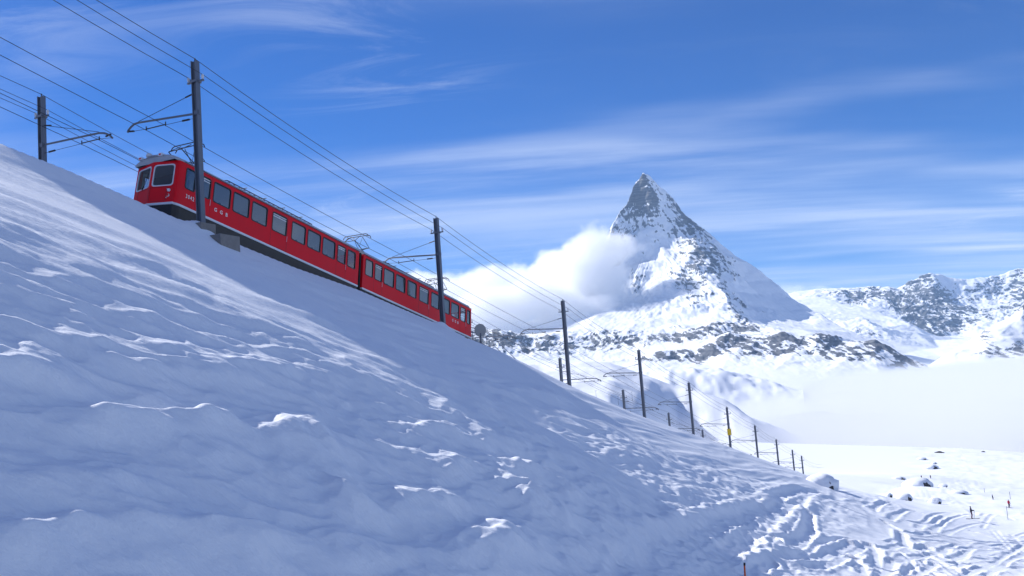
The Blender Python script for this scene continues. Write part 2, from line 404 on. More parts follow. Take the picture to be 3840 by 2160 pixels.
# ------------------------------------------------------------------ mountains
def z6(x, y, km, r=0.0): return (2900+x/2.415, 900+y/2.415, km, r)
MATTER = [
 # skyline, left shoulder to summit to the long right-hand ridge
 (1500, 1330, 7.6, .3), (1650, 1290, 7.7, .4), (1850, 1250, 7.8, .4), (2000, 1210, 7.9, .4), (2100, 1160, 8.0, .4), (2180, 1100, 8.0, .5), (2230, 1030, 8.15, .5),
 (2270, 960, 8.35, .5), (2299, 848, 8.6, .5), (2305, 832, 8.63, .5), (2316, 813, 8.66, .5), (2332, 790, 8.7, .5), (2352, 779, 8.72, .5), (2355, 768, 8.73, .5),
 (2372, 763, 8.74, .6), (2376, 746, 8.75, .7), (2382, 733, 8.76, .75), (2385, 691, 8.79, .75), (2399, 672, 8.8, .7), (2410, 649, 8.8, .7),
 (2437, 661, 8.8, .3), (2460, 683, 8.8, .3), (2482, 705, 8.8, .3), (2504, 724, 8.79, .4), (2526, 752, 8.78, .5), (2553, 790, 8.76, .7), (2575, 818, 8.75, .8), (2581, 843, 8.73, .8),
 (2595, 884, 8.6, .8), (2609, 888, 8.56, .7), (2628, 895, 8.54, .7), (2642, 893, 8.55, .8), (2669, 917, 8.55, .5), (2713, 942, 8.55, .2), (2758, 964, 8.55, .1), (2813, 992, 8.5, .1),
 (2852, 1020, 8.45, .1), (2896, 1058, 8.4, .15), (2929, 1086, 8.3, .2), (2967, 1119, 8.2, .1), (3001, 1141, 8.1, .1), (3045, 1169, 8.0, .2), (3072, 1177, 7.9, .2), (3106, 1202, 7.7, .3),
 (3139, 1221, 7.55, .1), (3200, 1251, 7.35, .1), (3260, 1285, 7.1, .1), (3330, 1330, 6.8, .1), (3500, 1400, 6.4, .1), (3700, 1480, 6.2, .1),
 # east ridge running down towards the viewer
 (2603, 905, 8.40, .8), (2608, 925, 8.28, .8), (2625, 998, 7.95, .8), (2638, 1040, 7.75, .8), (2650, 1062, 7.62, .8), (2680, 1078, 7.46, .5), (2714, 1108, 7.3, .6), (2730, 1140, 7.1, .6),
 (2744, 1174, 6.95, .7), (2770, 1205, 6.76, .8), (2796, 1224, 6.6, .9), (2846, 1257, 6.3, 1),
 # east face
 (2392, 735, 8.74, .8), (2430, 700, 8.72, .75), (2450, 740, 8.68, .7), (2480, 790, 8.66, .35), (2520, 830, 8.6, .4), (2555, 850, 8.6, .7), (2400, 800, 8.72, .5), (2350, 830, 8.68, .5), (2440, 850, 8.6, .35),
 (2400, 880, 8.64, .35), (2350, 900, 8.55, .4), (2480, 920, 8.5, .3), (2540, 900, 8.5, .5), (2570, 950, 8.3, .6), (2500, 980, 8.27, .35), (2430, 980, 8.4, .3), (2370, 1000, 8.32, .4), (2310, 1000, 8.3, .5),
 (2560, 1010, 8.05, .55), (2600, 1040, 7.85, .7), (2520, 1050, 7.95, .6), (2450, 1050, 8.12, .4), (2390, 1070, 8.1, .75), (2320, 1080, 8.05, .7), (2260, 1110, 7.9, .6), (2590, 1085, 7.66, .8), (2540, 1080, 7.78, .9), (2400, 1110, 7.9, .4), (2340, 1130, 7.8, .3),
 (2460, 1105, 7.75, .1), (2520, 1115, 7.6, .1), (2480, 1140, 7.45, .7), (2430, 1150, 7.45, .6), (2520, 1135, 7.42, .5), (2600, 1150, 7.2, .15), (2660, 1130, 7.25, .2), (2650, 1180, 6.98, .1), (2610, 1145, 7.15, .8), (2640, 1120, 7.3, .8),
 (2250, 1170, 7.45, .05), (2350, 1180, 7.3, .05), (2470, 1195, 7.1, .3), (2550, 1210, 6.95, .05), (2690, 1170, 6.95, .05), (2690, 1205, 6.75, .2), (2100, 1225, 7.5, .1), (1950, 1260, 7.4, .1), (1800, 1280, 7.3, .2),
 (2200, 1235, 6.95, .05), (2320, 1230, 6.9, .05), (2420, 1240, 6.75, .05), (2620, 1235, 6.6, .15),
 # rock bands under the glacier
 (2300, 1258, 6.7, .8), (2200, 1272, 6.66, .8), (2100, 1282, 6.6, .8), (2000, 1272, 6.6, .9), (1900, 1256, 6.6, .9), (1800, 1243, 6.7, .9), (1700, 1240, 6.8, .8), (2440, 1262, 6.55, .8), (2550, 1248, 6.55, .9), (2680, 1224, 6.52, 1), (2760, 1240, 6.42, 1),
 (2300, 1312, 6.38, .9), (2200, 1325, 6.33, .8), (2100, 1325, 6.3, .9), (1980, 1328, 6.28, .8), (1860, 1312, 6.3, .9), (1700, 1300, 6.4, .8), (2450, 1298, 6.3, .8), (2590, 1284, 6.2, .9), (2690, 1268, 6.2, .9),
 (2380, 1335, 6.1, .05), (2520, 1312, 6.02, 0), (2650, 1288, 6.02, 0), (2240, 1350, 6.1, .1), (2050, 1352, 6.0, .05), (1900, 1350, 6.0, .05),
 (2440, 1332, 5.78, .9), (2520, 1322, 5.76, 1), (2600, 1315, 5.74, 1), (2690, 1292, 5.72, 1), (2380, 1350, 5.9, .6), (2440, 1352, 5.66, .9), (2520, 1356, 5.63, 1), (2610, 1358, 5.6, 1), (2700, 1335, 5.6, .9),
 # cliffs on the right
 (2740, 1262, 5.84, .9), (2800, 1282, 5.78, 1), (2850, 1283, 5.72, 1), (2900, 1270, 5.72, 1), (2945, 1260, 5.7, 1), (2985, 1268, 5.7, .9), (3000, 1272, 5.72, .2), (3020, 1270, 5.7, 1), (3060, 1264, 5.66, 1), (3092, 1262, 5.65, 1), (3115, 1280, 5.6, .9),
 (3150, 1296, 5.6, .9), (3220, 1290, 5.56, 1), (3285, 1285, 5.52, 1), (3320, 1300, 5.5, 1), (3370, 1328, 5.45, .9), (3440, 1358, 5.38, .8), (3485, 1385, 5.3, .6),
 (2740, 1335, 5.52, .6), (2850, 1340, 5.5, .9), (2920, 1340, 5.48, .9), (3000, 1322, 5.5, .8), (3060, 1312, 5.47, .8), (3095, 1318, 5.45, .8), (3120, 1352, 5.33, .8), (3200, 1338, 5.33, .9), (3280, 1335, 5.33, .9), (3330, 1348, 5.32, .8), (3420, 1390, 5.27, .6), (3480, 1410, 5.24, .4),
 # snow behind the cliff tops, smooth north side
 (2900, 1250, 6.2, .1), (2960, 1245, 6.2, .1), (3050, 1250, 6.15, .05), (3140, 1270, 6.0, .05), (3230, 1280, 5.9, .05), (3320, 1298, 5.8, .1),
 (2690, 960, 8.3, .8), (2740, 1010, 8.15, .7), (2660, 1000, 8.05, .8), (2700, 1050, 7.85, .7), (2720, 1085, 7.6, .5), (2780, 1060, 8.2, .1), (2760, 1100, 7.85, .15), (2850, 1110, 8.1, .05), (2800, 1150, 7.7, .1), (2800, 1165, 7.5, .65), (2870, 1175, 7.65, .5), (2900, 1130, 8.05, .1),
 (2950, 1170, 7.9, .05), (2830, 1200, 7.2, .1), (2920, 1205, 7.5, .05), (3000, 1205, 7.75, .05), (3050, 1225, 7.45, .05), (3120, 1245, 7.15, .05), (2880, 1230, 6.95, .1), (2980, 1235, 7.0, .05),
 # apron
 (1500, 1400, 5.6, .1), (1700, 1372, 5.6, .1), (1900, 1372, 5.5, .05), (2100, 1382, 5.4, .05), (2300, 1392, 5.3, .05), (2500, 1396, 5.15, .05), (2700, 1390, 5.1, .05), (2900, 1392, 5.0, .05), (3100, 1396, 4.95, .1), (3300, 1412, 4.9, .2), (3470, 1430, 4.9, .2), (3700, 1500, 5.0, .1),
 (1500, 1580, 4.4, 0), (2000, 1580, 4.4, 0), (2500, 1580, 4.3, 0), (3000, 1570, 4.2, 0), (3400, 1560, 4.2, 0), (3700, 1560, 4.3, 0),
 # far side
 (2390, 800, 9.25, .5), (2480, 880, 9.3, .5), (2330, 900, 9.1, .5), (2600, 1000, 9.3, .4), (2750, 1090, 9.3, .3), (2950, 1200, 9.2, .2), (2200, 1150, 9.6, .4), (3150, 1300, 8.6, .2), (3400, 1400, 8.0, .1), (1500, 1400, 8.6, .2), (1800, 1340, 8.8, .2), (2100, 1260, 8.8, .3), (2250, 1100, 9.0, .4),
 (1500, 1450, 10.6, .2), (2000, 1400, 10.6, .2), (2500, 1360, 10.6, .2), (3000, 1420, 10.4, .2), (3700, 1520, 9.5, .2)]
MASSIF = [
 (2880, 1120, 12.6, .1), (2960, 1100, 12.6, 0), (3041, 1086, 12.6, 0), (3120, 1082, 12.6, 0), (3165, 1082, 12.6, .1), z6(760, 460, 12.5, .6), z6(900, 435, 12.5, .8), z6(1000, 442, 12.5, .6), z6(1130, 450, 12.5, .5), z6(1190, 425, 12.5, .8), z6(1240, 380, 12.5, .8), z6(1310, 385, 12.5, .9), z6(1345, 345, 12.5, .9),
 z6(1390, 315, 12.5, .8), z6(1500, 312, 12.5, .2), z6(1580, 345, 12.5, .2), z6(1750, 365, 12.5, .3), z6(1960, 340, 12.5, .5), z6(2110, 300, 12.5, .4), z6(2265, 265, 12.5, .5), z6(2500, 200, 12.4, .5), z6(2900, 150, 12.4, .5),
 z6(200, 540, 11.9), z6(400, 520, 11.7), z6(600, 585, 11.3), z6(850, 640, 10.9), z6(1000, 690, 10.6), z6(700, 720, 10.3), z6(500, 660, 10.7), z6(950, 785, 10.0), z6(1180, 735, 10.25), z6(300, 620, 11.0), z6(400, 700, 10.4),
 z6(540, 480, 12.1, .9), z6(620, 520, 11.9, .7), z6(700, 490, 12.0, .8), z6(720, 590, 11.5, 1), z6(800, 560, 11.8, 1), z6(880, 540, 12, 1), z6(840, 612, 11.3, .8), z6(1000, 560, 11.7, .6), z6(960, 600, 11.3, .3),
 z6(1060, 530, 12.0, 1), z6(1120, 600, 11.7, 1), z6(1080, 640, 11.3, 1), z6(1250, 700, 11.0, 1), z6(1250, 520, 12.0, 1), z6(1420, 450, 12.1, 1), z6(1340, 560, 11.75, .6), z6(1380, 640, 11.5, 1), z6(1500, 700, 11.3, 1), z6(1470, 400, 12.35, .5), z6(1550, 520, 12.15, .7), z6(1500, 600, 11.8, .9), z6(1700, 480, 12.3, .4), z6(1700, 600, 12, .6),
 z6(1650, 720, 11.4, .8), z6(1800, 620, 11.9, .4), z6(1900, 560, 12.15, .6), z6(2100, 500, 12.25, .6), z6(2050, 650, 11.7, .8), z6(2200, 420, 12.3, .7), z6(2250, 560, 12, .8), z6(1300, 780, 10.75, 1), z6(1480, 900, 10.4, 1), z6(1600, 940, 10.2, .9), z6(1560, 830, 10.8, 1), z6(1700, 870, 10.6, .4), z6(1850, 750, 11.1, .8), z6(1950, 720, 11.2, .7), z6(2000, 800, 10.6, .2), z6(1800, 900, 10.2, .1), z6(2300, 700, 11.2, .6), z6(2600, 600, 11.5, .6), z6(2600, 900, 10, .3),
 z6(810, 722, 9.62, .6), z6(690, 795, 9.4, .15), z6(760, 830, 9.2, .7), z6(930, 805, 9.3, .4), z6(900, 880, 9.0, .7), z6(1050, 860, 9.1, .5), z6(1000, 800, 9.7, .1), z6(1100, 785, 9.9, .1), z6(1240, 765, 10.0, .1), z6(1300, 850, 9.5, .2), z6(1200, 920, 9.2, .4), z6(1380, 860, 9.8, .1), z6(1450, 915, 9.6, .05), z6(1160, 960, 8.8), z6(1500, 985, 9.0), z6(1350, 1000, 8.7), z6(1520, 1060, 8.0), z6(1400, 1130, 7.6), z6(1100, 1050, 7.9, .5), z6(1250, 1090, 7.6, .3), z6(600, 860, 8.8, .3), z6(560, 750, 9.7, .5), z6(650, 770, 9.6, .6),
 (2860, 1300, 9.0), (2860, 1400, 7.4), (3200, 1420, 7.2), (3600, 1430, 7.2), (4100, 1430, 7.2), (4100, 1250, 9.0, .3), (2860, 1150, 11.5), z6(2900, 500, 11.8, .6),
 (2860, 1160, 14), (3300, 1150, 14, .2), (3700, 1130, 14, .2), (4150, 1130, 14, .2)]
SPUR = [z6(2900, 180, 7.4, .6), z6(2500, 460, 7.2, .6), z6(2270, 600, 7.05, .8), z6(2180, 670, 7.0, .6), z6(2100, 725, 6.95, .6), z6(1990, 790, 6.85, .7), z6(1880, 850, 6.75, .7), z6(1830, 890, 6.7, .5), z6(1780, 942, 6.6, .3), z6(1650, 985, 6.5, .5), z6(1570, 1030, 6.4, .3), z6(1480, 1088, 6.3, .05), z6(1390, 1140, 6.2, 0), z6(1250, 1240, 6.1, 0), z6(1050, 1320, 6.0, 0),
 z6(1910, 880, 6.55, .9), z6(2150, 760, 6.75, .3), z6(2250, 720, 6.8, .5), z6(2050, 860, 6.5, .1), z6(2150, 880, 6.4, .1), z6(1960, 950, 6.3, 1), z6(2060, 1000, 6.2, .9), z6(1920, 1030, 6.1, .9), z6(2080, 1060, 6.05, 1), z6(2250, 1000, 6.2, 1), z6(2260, 900, 6.5, .4), z6(1700, 1010, 6.3, .8), z6(1620, 1050, 6.2, .6), z6(1800, 1000, 6.3, .1), z6(1750, 1080, 6.0, 0), z6(1600, 1110, 6.0, 0), z6(1900, 1110, 5.8, .3), z6(2030, 1110, 5.8, .2), z6(2250, 1090, 5.9, .7), z6(2250, 1150, 5.7, .3), z6(2000, 1170, 5.6, 0), z6(1700, 1180, 5.6, 0), z6(1450, 1180, 5.8, 0), z6(2600, 900, 6.6, .5), z6(2900, 800, 6.7, .5), z6(2900, 1180, 5.7, .2),
 z6(1000, 1400, 5.0, 0), z6(1500, 1400, 4.9, 0), z6(2200, 1400, 4.8, 0), z6(2900, 1400, 4.8, 0),
 z6(1050, 1350, 7.4, 0), z6(1600, 1200, 8.0, 0), z6(2200, 1000, 8.4, .2), z6(2900, 800, 8.6, .2)]

def tin(ctrl):
    P = []
    for c in ctrl:
        px, py, km = c[:3]; r = c[3] if len(c) > 3 else 0.0
        q = at(px, py, km*1000.0); P.append((q[0]/q[1], q[1], q[2], r))
    P = np.array(P)
    vs = [Vector((p[0]*7.0, p[1]/1000.0)) for p in P]
    vo, eo, fo, ov, oe, of = geometry.delaunay_2d_cdt(vs, [], [], 0, 1e-7)
    src = [o[0] for o in ov]
    V = np.array([(v.x, v.y) for v in vo]); val = P[src][:, 2:4]
    tris = []
    for f in fo:
        for i in range(1, len(f)-1): tris.append((f[0], f[i], f[i+1]))
    return V, val, np.array(tris)
def tin_eval(T, A, Y):
    V, val, tris = T
    x = A*7.0; y = Y/1000.0
    out = np.full(A.shape+(2,), np.nan)
    for (a, b, c) in tris:
        pa, pb, pc = V[a], V[b], V[c]
        lo = np.minimum(np.minimum(pa, pb), pc)-1e-6; hi = np.maximum(np.maximum(pa, pb), pc)+1e-6
        m = (x >= lo[0]) & (x <= hi[0]) & (y >= lo[1]) & (y <= hi[1])
        if not m.any(): continue
        den = (pb[1]-pc[1])*(pa[0]-pc[0])+(pc[0]-pb[0])*(pa[1]-pc[1])
        if abs(den) < 1e-12: continue
        xm, ym = x[m], y[m]
        l0 = ((pb[1]-pc[1])*(xm-pc[0])+(pc[0]-pb[0])*(ym-pc[1]))/den
        l1 = ((pc[1]-pa[1])*(xm-pc[0])+(pa[0]-pc[0])*(ym-pc[1]))/den
        l2 = 1-l0-l1
        ok = (l0 > -1e-6) & (l1 > -1e-6) & (l2 > -1e-6)
        r = out[m]
        r[ok] = l0[ok, None]*val[a]+l1[ok, None]*val[b]+l2[ok, None]*val[c]
        out[m] = r
    for _ in range(600):                                         # carry the rim outwards where no triangle reaches
        bad = np.isnan(out[..., 0])
        if not bad.any(): break
        p = np.pad(out, ((1, 1), (1, 1), (0, 0)), constant_values=np.nan)
        nb = np.stack([p[:-2, 1:-1], p[2:, 1:-1], p[1:-1, :-2], p[1:-1, 2:]])
        cnt = (~np.isnan(nb[..., 0])).sum(0); tot = np.nansum(nb, 0)
        fill = bad & (cnt > 0)
        out[fill] = tot[fill]/cnt[fill][:, None]
    return out[..., 0], out[..., 1]
def blur(a, n):
    for _ in range(n):
        p = np.pad(a, 1, mode='edge')
        a = (p[:-2, 1:-1]+p[2:, 1:-1]+p[1:-1, :-2]+p[1:-1, 2:]+4*p[1:-1, 1:-1])/8
    return a

def rock_mat(name, rock_a, rock_b):
    m, g = new_mat(name)
    at_ = g.n('ShaderNodeAttribute', attribute_name='rock').outputs['Fac']
    pos = g.n('ShaderNodeNewGeometry').outputs['Position']
    n1 = g.noise(pos, .012, 5, .6); n2 = g.noise(pos, .05, 3, .6)
    strata = g.n('ShaderNodeTexWave', {'Vector': pos, 'Scale': .011, 'Distortion': 5.0, 'Detail': 3.0, 'Detail Scale': 1.5}, bands_direction='Z').outputs['Fac']
    rc = g.mix(g.m('MULTIPLY_ADD', strata, .45, g.m('MULTIPLY', n1, .55)), rock_a, rock_b)
    n3 = g.noise(g.n('ShaderNodeMapping', {'Vector': pos, 'Scale': (1, 1, .45)}).outputs[0], .045, 5, .68)
    f = g.mr(g.m('ADD', at_, g.m('MULTIPLY_ADD', n3, .85, -.42)), .42, .55)
    col = g.mix(f, (.82, .845, .89), rc)
    rough = g.m('MULTIPLY_ADD', f, .25, .6)
    h = g.m('ADD', g.m('MULTIPLY', n1, 18.0), g.m('MULTIPLY', n2, 5.0))
    bp = g.n('ShaderNodeBump', {'Height': h, 'Strength': g.m('MULTIPLY_ADD', f, .5, .10), 'Distance': 1.0}).outputs[0]
    bs = g.n('ShaderNodeBsdfPrincipled', {'Base Color': col, 'Roughness': rough, 'Normal': bp, 'Specular IOR Level': .2})
    g.n('ShaderNodeOutputMaterial', {'Surface': bs.outputs[0]})
    return m
ROCK = rock_mat('alpine_rock_and_snow', (.07, .08, .10), (.18, .185, .20))

def mountain(name, ctrl, a0, a1, na, y0, y1, nr, label, amp, seed, bl=3, rough=1.0, hub=None):
    T = tin(ctrl)
    aa = np.linspace(a0, a1, na)
    r = np.linspace(y0, y1, 420)
    A, Rr = np.meshgrid(aa, r)
    Z0, _ = tin_eval(T, A, Rr)
    el = Z0/Rr
    dw = np.maximum(np.diff(el, axis=0), 0)+.25*np.maximum(-np.diff(el, axis=0), 0)+.00010*np.diff(Rr, axis=0)/20.0
    cw = np.vstack([np.zeros((1, na)), np.cumsum(dw, 0)]); cw /= cw[-1]
    t = np.linspace(0, 1, nr); RR = np.empty((nr, na))
    for j in range(na): RR[:, j] = np.interp(t, cw[:, j], r)
    RR = blur(RR, 6)
    A = np.broadcast_to(aa[None, :], RR.shape)
    Z, RK = tin_eval(T, A, RR)
    Z = blur(Z, bl); RK = blur(RK, 5)
    Z = Z-300*(1-sstep(RR, y0, y0+380))                          # run the foot down under the cloud
    X = A*RR; Y = RR.copy()
    # break the faces into ribs, gullies and ledges; rock more than snow
    k = .22+.78*np.clip(RK*1.15, 0, 1)
    hgt = np.clip((Z+150)/500, .25, 1)
    wx = 90*fbm(X/500, Y/500, 2, seed+40); wy = 90*fbm(X/500, Y/500, 2, seed+44)
    n = ridged((X+wx)/420, (Y+wy)/520, 2, seed)*30 + ridged((X+wx)/170, (Y+wy)/260, 2, seed+5)*17 + ridged((X+wy)/70, (Y+wx)/110, 2, seed+9)*13 + ridged(X/30, Y/48, 2, seed+13)*7.5
    n = n-12
    rib = 0.0
    if hub is not None:                                          # ribs and gullies running down from the summit
        c = at(*hub); dx, dy = X-c[0], Y-c[1]; rr = np.hypot(dx, dy)+1; ph_ = np.arctan2(dy, dx)
        ph_ = ph_+.05*fbm(X/240, Y/240, 3, seed+90)
        rib = ridged(ph_*6.5, rr/1400, 1, seed+91)*.6+ridged(ph_*15, rr/700, 1, seed+92)*.5+ridged(ph_*34, rr/420, 1, seed+93)*.35
        n = n+rib*34*np.clip(rr/700, .12, 1)*(1-sstep(rr, 1500, 2600))/max(amp, .1)*.62
        rib = rib*(1-sstep(rr, 1300, 2300))
    Zn = Z + amp*n*k*hgt
    # ledges: gentle terracing where it is rock
    step = 46.0; ph = Zn/step+.6*fbm(X/300, Y/300, 2, seed+60)
    terr = (np.floor(ph)+sstep(ph-np.floor(ph), .35, .75)-ph)*step
    Zn = Zn+.20*terr*np.clip(RK, 0, 1)*rough
    X = X + amp*k*14*fbm(Zn/60+3.1, X/110, 3, seed+70)
    Y = Y + amp*k*22*fbm(X/90, Zn/70, 3, seed+74)
    # snow rests where it can; rock shows where it is steep
    P = np.stack([X, Y, Zn], -1)
    e1 = np.gradient(P, axis=1); e2 = np.gradient(P, axis=0)
    nn = np.cross(e1, e2); nn /= (np.linalg.norm(nn, axis=-1, keepdims=True)+1e-9)
    steep = 1-np.abs(nn[..., 2])
    streak = fbm((X+.35*Zn)/34, (Zn-.3*X)/170+Y/300, 3, seed+80)*.75+fbm((X-.5*Zn)/90, (Zn+.4*X)/45, 3, seed+84)*.5
    if hub is not None: RK = RK*(1-.30*sstep(Z, 250, 700))      # rime and blown snow plaster the upper faces
    rock = RK*1.02 + (steep-.42)*1.05*(.3+.9*RK) + .42*streak*(.3+.9*RK)-.05 + .16*rib*(.35+.8*RK)
    o = grid_mesh(name, X, Y, Zn, ROCK, {'rock': np.clip(rock, -1, 2)})
    tag(o, label=label, kind='structure')
    return o
mountain('mountain_peak', MATTER, -.16, .52, 600, 4050, 10600, 440, 'steep pyramid shaped snow and rock peak', .62, 100, bl=1, hub=(2410, 649, 8800.0))
mountain('mountain_range', MASSIF, .23, .66, 350, 7000, 14000, 290, 'distant snowy massif with rock faces and glacier', .9, 200)
mountain('mountain_spur', SPUR, .33, .70, 230, 4650, 8600, 190, 'snowy mountain spur with rock outcrops above the clouds', .5, 300)

# ------------------------------------------------------------------ hills in the middle distance
HILL_A = [(1850, 1400, 1.3), (1975, 1362, 1.3), (2037, 1376, 1.28), (2130, 1366, 1.35), (2196, 1357, 1.4), (2282, 1357, 1.45), (2327, 1371, 1.42), (2379, 1395, 1.38), (2473, 1419, 1.34), (2524, 1438, 1.32), (2586, 1448, 1.3), (2628, 1459, 1.28), (2673, 1472, 1.26), (2740, 1500, 1.24), (2820, 1560, 1.18), (2920, 1690, 1.1), (3000, 1850, 1.1), (3300, 1900, 1.15),
          (1850, 1460, .95), (2000, 1440, .98), (2150, 1430, 1.0), (2300, 1445, 1.02), (2400, 1490, 1.02), (2470, 1580, 1.02), (2550, 1760, 1.02), (2650, 1880, 1.0), (2800, 1900, .95), (3300, 1950, .95),
          (1850, 1530, .6), (2150, 1540, .62), (2300, 1640, .62), (2400, 1900, .62), (2600, 2100, .62), (3300, 2200, .62),
          (1850, 1440, 2.0), (2200, 1430, 2.1), (2600, 1560, 2.0), (3300, 1700, 2.0)]
HILL_B = [(1850, 1400, 2.9), (2200, 1395, 2.9), (2421, 1393, 2.8), (2507, 1374, 2.8), (2560, 1376, 2.8), (2611, 1384, 2.8), (2660, 1381, 2.8), (2700, 1378, 2.8), (2755, 1393, 2.75), (2850, 1420, 2.7), (3000, 1470, 2.6),
          (1850, 1600, 2.3), (2400, 1600, 2.3), (2600, 1620, 2.3), (2800, 1640, 2.3), (3000, 1640, 2.3), (2500, 1420, 2.6), (2650, 1425, 2.6), (1850, 1440, 3.8), (2500, 1410, 3.8), (3000, 1470, 3.8)]
def hill(name, ctrl, a0, a1, na, y0, y1, nr, label, seed, A1, A2):
    T = tin(ctrl)
    aa = np.linspace(a0, a1, na); rr = np.linspace(y0, y1, nr)
    A, Y = np.meshgrid(aa, rr); Z, _ = tin_eval(T, A, Y)
    Z = blur(Z, 30); X = A*Y
    Z = Z+A1*fbm(X/90, Y/130, 3, seed)+A2*fbm(X/22, Y/40, 3, seed+5)
    o = grid_mesh(name, X, Y, Z, SNOW); tag(o, label=label, kind='structure'); return o
hill('hill', HILL_A, .0, .36, 240, 620, 2000, 120, 'low snow hill beyond the railway', 400, 5.0, .9)
hill('hill_behind', HILL_B, .0, .30, 150, 2300, 3800, 60, 'snow ridge half wrapped in cloud', 410, 10.0, 3.0)
# ------------------------------------------------------------------ clouds
def cloud_vol(name, dens, anis=0.25):
    m, g = new_mat(name)
    return m, g
def hull_object(name, blobs, mat, sub=3):
    """closed skin round a few soft lumps, from a ball pushed out in every direction"""
    bm = bmesh.new(); bmesh.ops.create_icosphere(bm, subdivisions=sub, radius=1.0)
    me = bpy.data.meshes.new(name); bm.to_mesh(me); bm.free()
    o = bpy.data.objects.new(name, me); COL.objects.link(o); me.materials.append(mat)
    return o
def sea_of_cloud():
    # dense body: billowed sheet filling the valley
    aa = np.linspace(.02, 1.0, 240); r = np.geomspace(720, 6300, 200)
    A, Y = np.meshgrid(aa, r); X = A*Y
    def top(X, Y):
        return -116+30*fbm(X/800, Y/1100, 3, 501)+15*fbm(X/230, Y/380, 3, 505)-0.0*Y
    Z = top(X, Y)
    m, g = new_mat('cloud_white')
    bs = g.n('ShaderNodeBsdfDiffuse', {'Color': (.57, .59, .64, 1), 'Roughness': .2})
    tr = g.n('ShaderNodeBsdfTranslucent', {'Color': (.57, .59, .64, 1)})
    mx = g.n('ShaderNodeMixShader', {0: .25, 1: bs.outputs[0], 2: tr.outputs[0]})
    g.n('ShaderNodeOutputMaterial', {'Surface': mx.outputs[0]})
    o = grid_mesh('cloud_sea', X, Y, Z, m)
    tag(o, kind='stuff', label='white sea of cloud filling the valley below the peaks')
    # loose vapour lying on it
    m, g = new_mat('cloud_vapour')
    pos = g.n('ShaderNodeNewGeometry').outputs['Position']
    sp = g.n('ShaderNodeSeparateXYZ', {0: pos})
    mp = g.n('ShaderNodeMapping', {'Vector': pos, 'Scale': (1, 1, 2.6)}).outputs[0]
    n = g.noise(mp, 1/520.0, 5, .58)
    hgt = g.m('ADD', sp.outputs[2], g.m('MULTIPLY', g.m('SUBTRACT', n, .5), -300.0))
    d = g.mr(hgt, -100.0, -35.0, 1.0, 0.0)
    d = g.m('MULTIPLY', d, .0045)
    v = g.n('ShaderNodeVolumePrincipled', {'Color': (.90, .92, .96, 1), 'Density': d, 'Anisotropy': .0})
    g.n('ShaderNodeOutputMaterial', {'Volume': v.outputs[0]})
    bm = bmesh.new()
    vs = []
    for z in (-118.0, 45.0):
        for (a, y) in ((.06, 740), (1.0, 740), (.95, 5900), (.06, 5900)): vs.append(bm.verts.new((a*y, y, z)))
    for f in ((0, 1, 2, 3), (7, 6, 5, 4), (0, 4, 5, 1), (1, 5, 6, 2), (2, 6, 7, 3), (3, 7, 4, 0)): bm.faces.new([vs[i] for i in f])
    bmesh.ops.recalc_face_normals(bm, faces=bm.faces)
    me = bpy.data.meshes.new('cloud_mist'); bm.to_mesh(me); bm.free()
    o = bpy.data.objects.new('cloud_mist', me); COL.objects.link(o); me.materials.append(m)
    tag(o, kind='stuff', label='loose mist over the sea of cloud')
def cumulus(name, spots, dens, nscale, label):
    """vapour: soft lumps (px, py, km, radius px x, y) broken up by turbulence"""
    m, g = new_mat(name)
    pos = g.n('ShaderNodeNewGeometry').outputs['Position']
    nz = g.n('ShaderNodeTexNoise', {'Vector': pos, 'Scale': 1/nscale, 'Detail': 7.0, 'Roughness': .62}, noise_dimensions='3D')
    acc = None; P = []
    for (px, py, km, rx, ry) in spots:
        c = at(px, py, km*1000); k = km*1000/FPX; R = (rx*k, min(rx, ry*1.3)*k, ry*k); P.append((c, R))
        dv = g.n('ShaderNodeVectorMath', {0: pos, 1: tuple(c)}, operation='SUBTRACT').outputs[0]
        dn = g.n('ShaderNodeVectorMath', {0: dv, 1: R}, operation='DIVIDE').outputs[0]
        ln = g.n('ShaderNodeVectorMath', {0: dn}, operation='LENGTH').outputs['Value']
        f = g.m('SUBTRACT', 1.0, ln)
        acc = f if acc is None else g.n('ShaderNodeMath', {0: acc, 1: f, 2: .25}, operation='SMOOTH_MAX').outputs[0]
    val = g.m('ADD', acc, g.m('MULTIPLY', g.m('SUBTRACT', nz.outputs[0], .5), 2.1))
    d = g.m('MULTIPLY', g.mr(val, .0, .42), dens)
    v = g.n('ShaderNodeVolumePrincipled', {'Color': (1, 1, 1, 1), 'Density': d, 'Anisotropy': .0})
    g.n('ShaderNodeOutputMaterial', {'Volume': v.outputs[0]})
    lo = np.min([c-np.array(R)*1.35 for c, R in P], 0); hi = np.max([c+np.array(R)*1.35 for c, R in P], 0)
    bm = bmesh.new(); bmesh.ops.create_cube(bm, size=1.0)
    for vv in bm.verts: vv.co = Vector(((lo+hi)/2+np.array(vv.co)*(hi-lo)))
    me = bpy.data.meshes.new(name); bm.to_mesh(me); bm.free()
    o = bpy.data.objects.new(name, me); COL.objects.link(o); me.materials.append(m)
    tag(o, kind='stuff', label=label)
    return o
sea_of_cloud()
cumulus('cloud_bank', [(2300, 925, 8.0, 110, 60), (2220, 950, 8.0, 150, 95), (2110, 1020, 8.0, 180, 95), (1970, 1060, 8.0, 190, 80), (1810, 1080, 8.0, 220, 80), (1640, 1110, 8.0, 220, 90), (2200, 1060, 7.8, 180, 110), (2040, 1130, 7.7, 240, 110), (1840, 1170, 7.6, 260, 110), (2170, 1160, 7.5, 170, 60), (1650, 1200, 7.6, 240, 110), (1900, 1250, 7.4, 240, 60)], .010, 330.0, 'bright cumulus cloud clinging to the left flank of the peak')
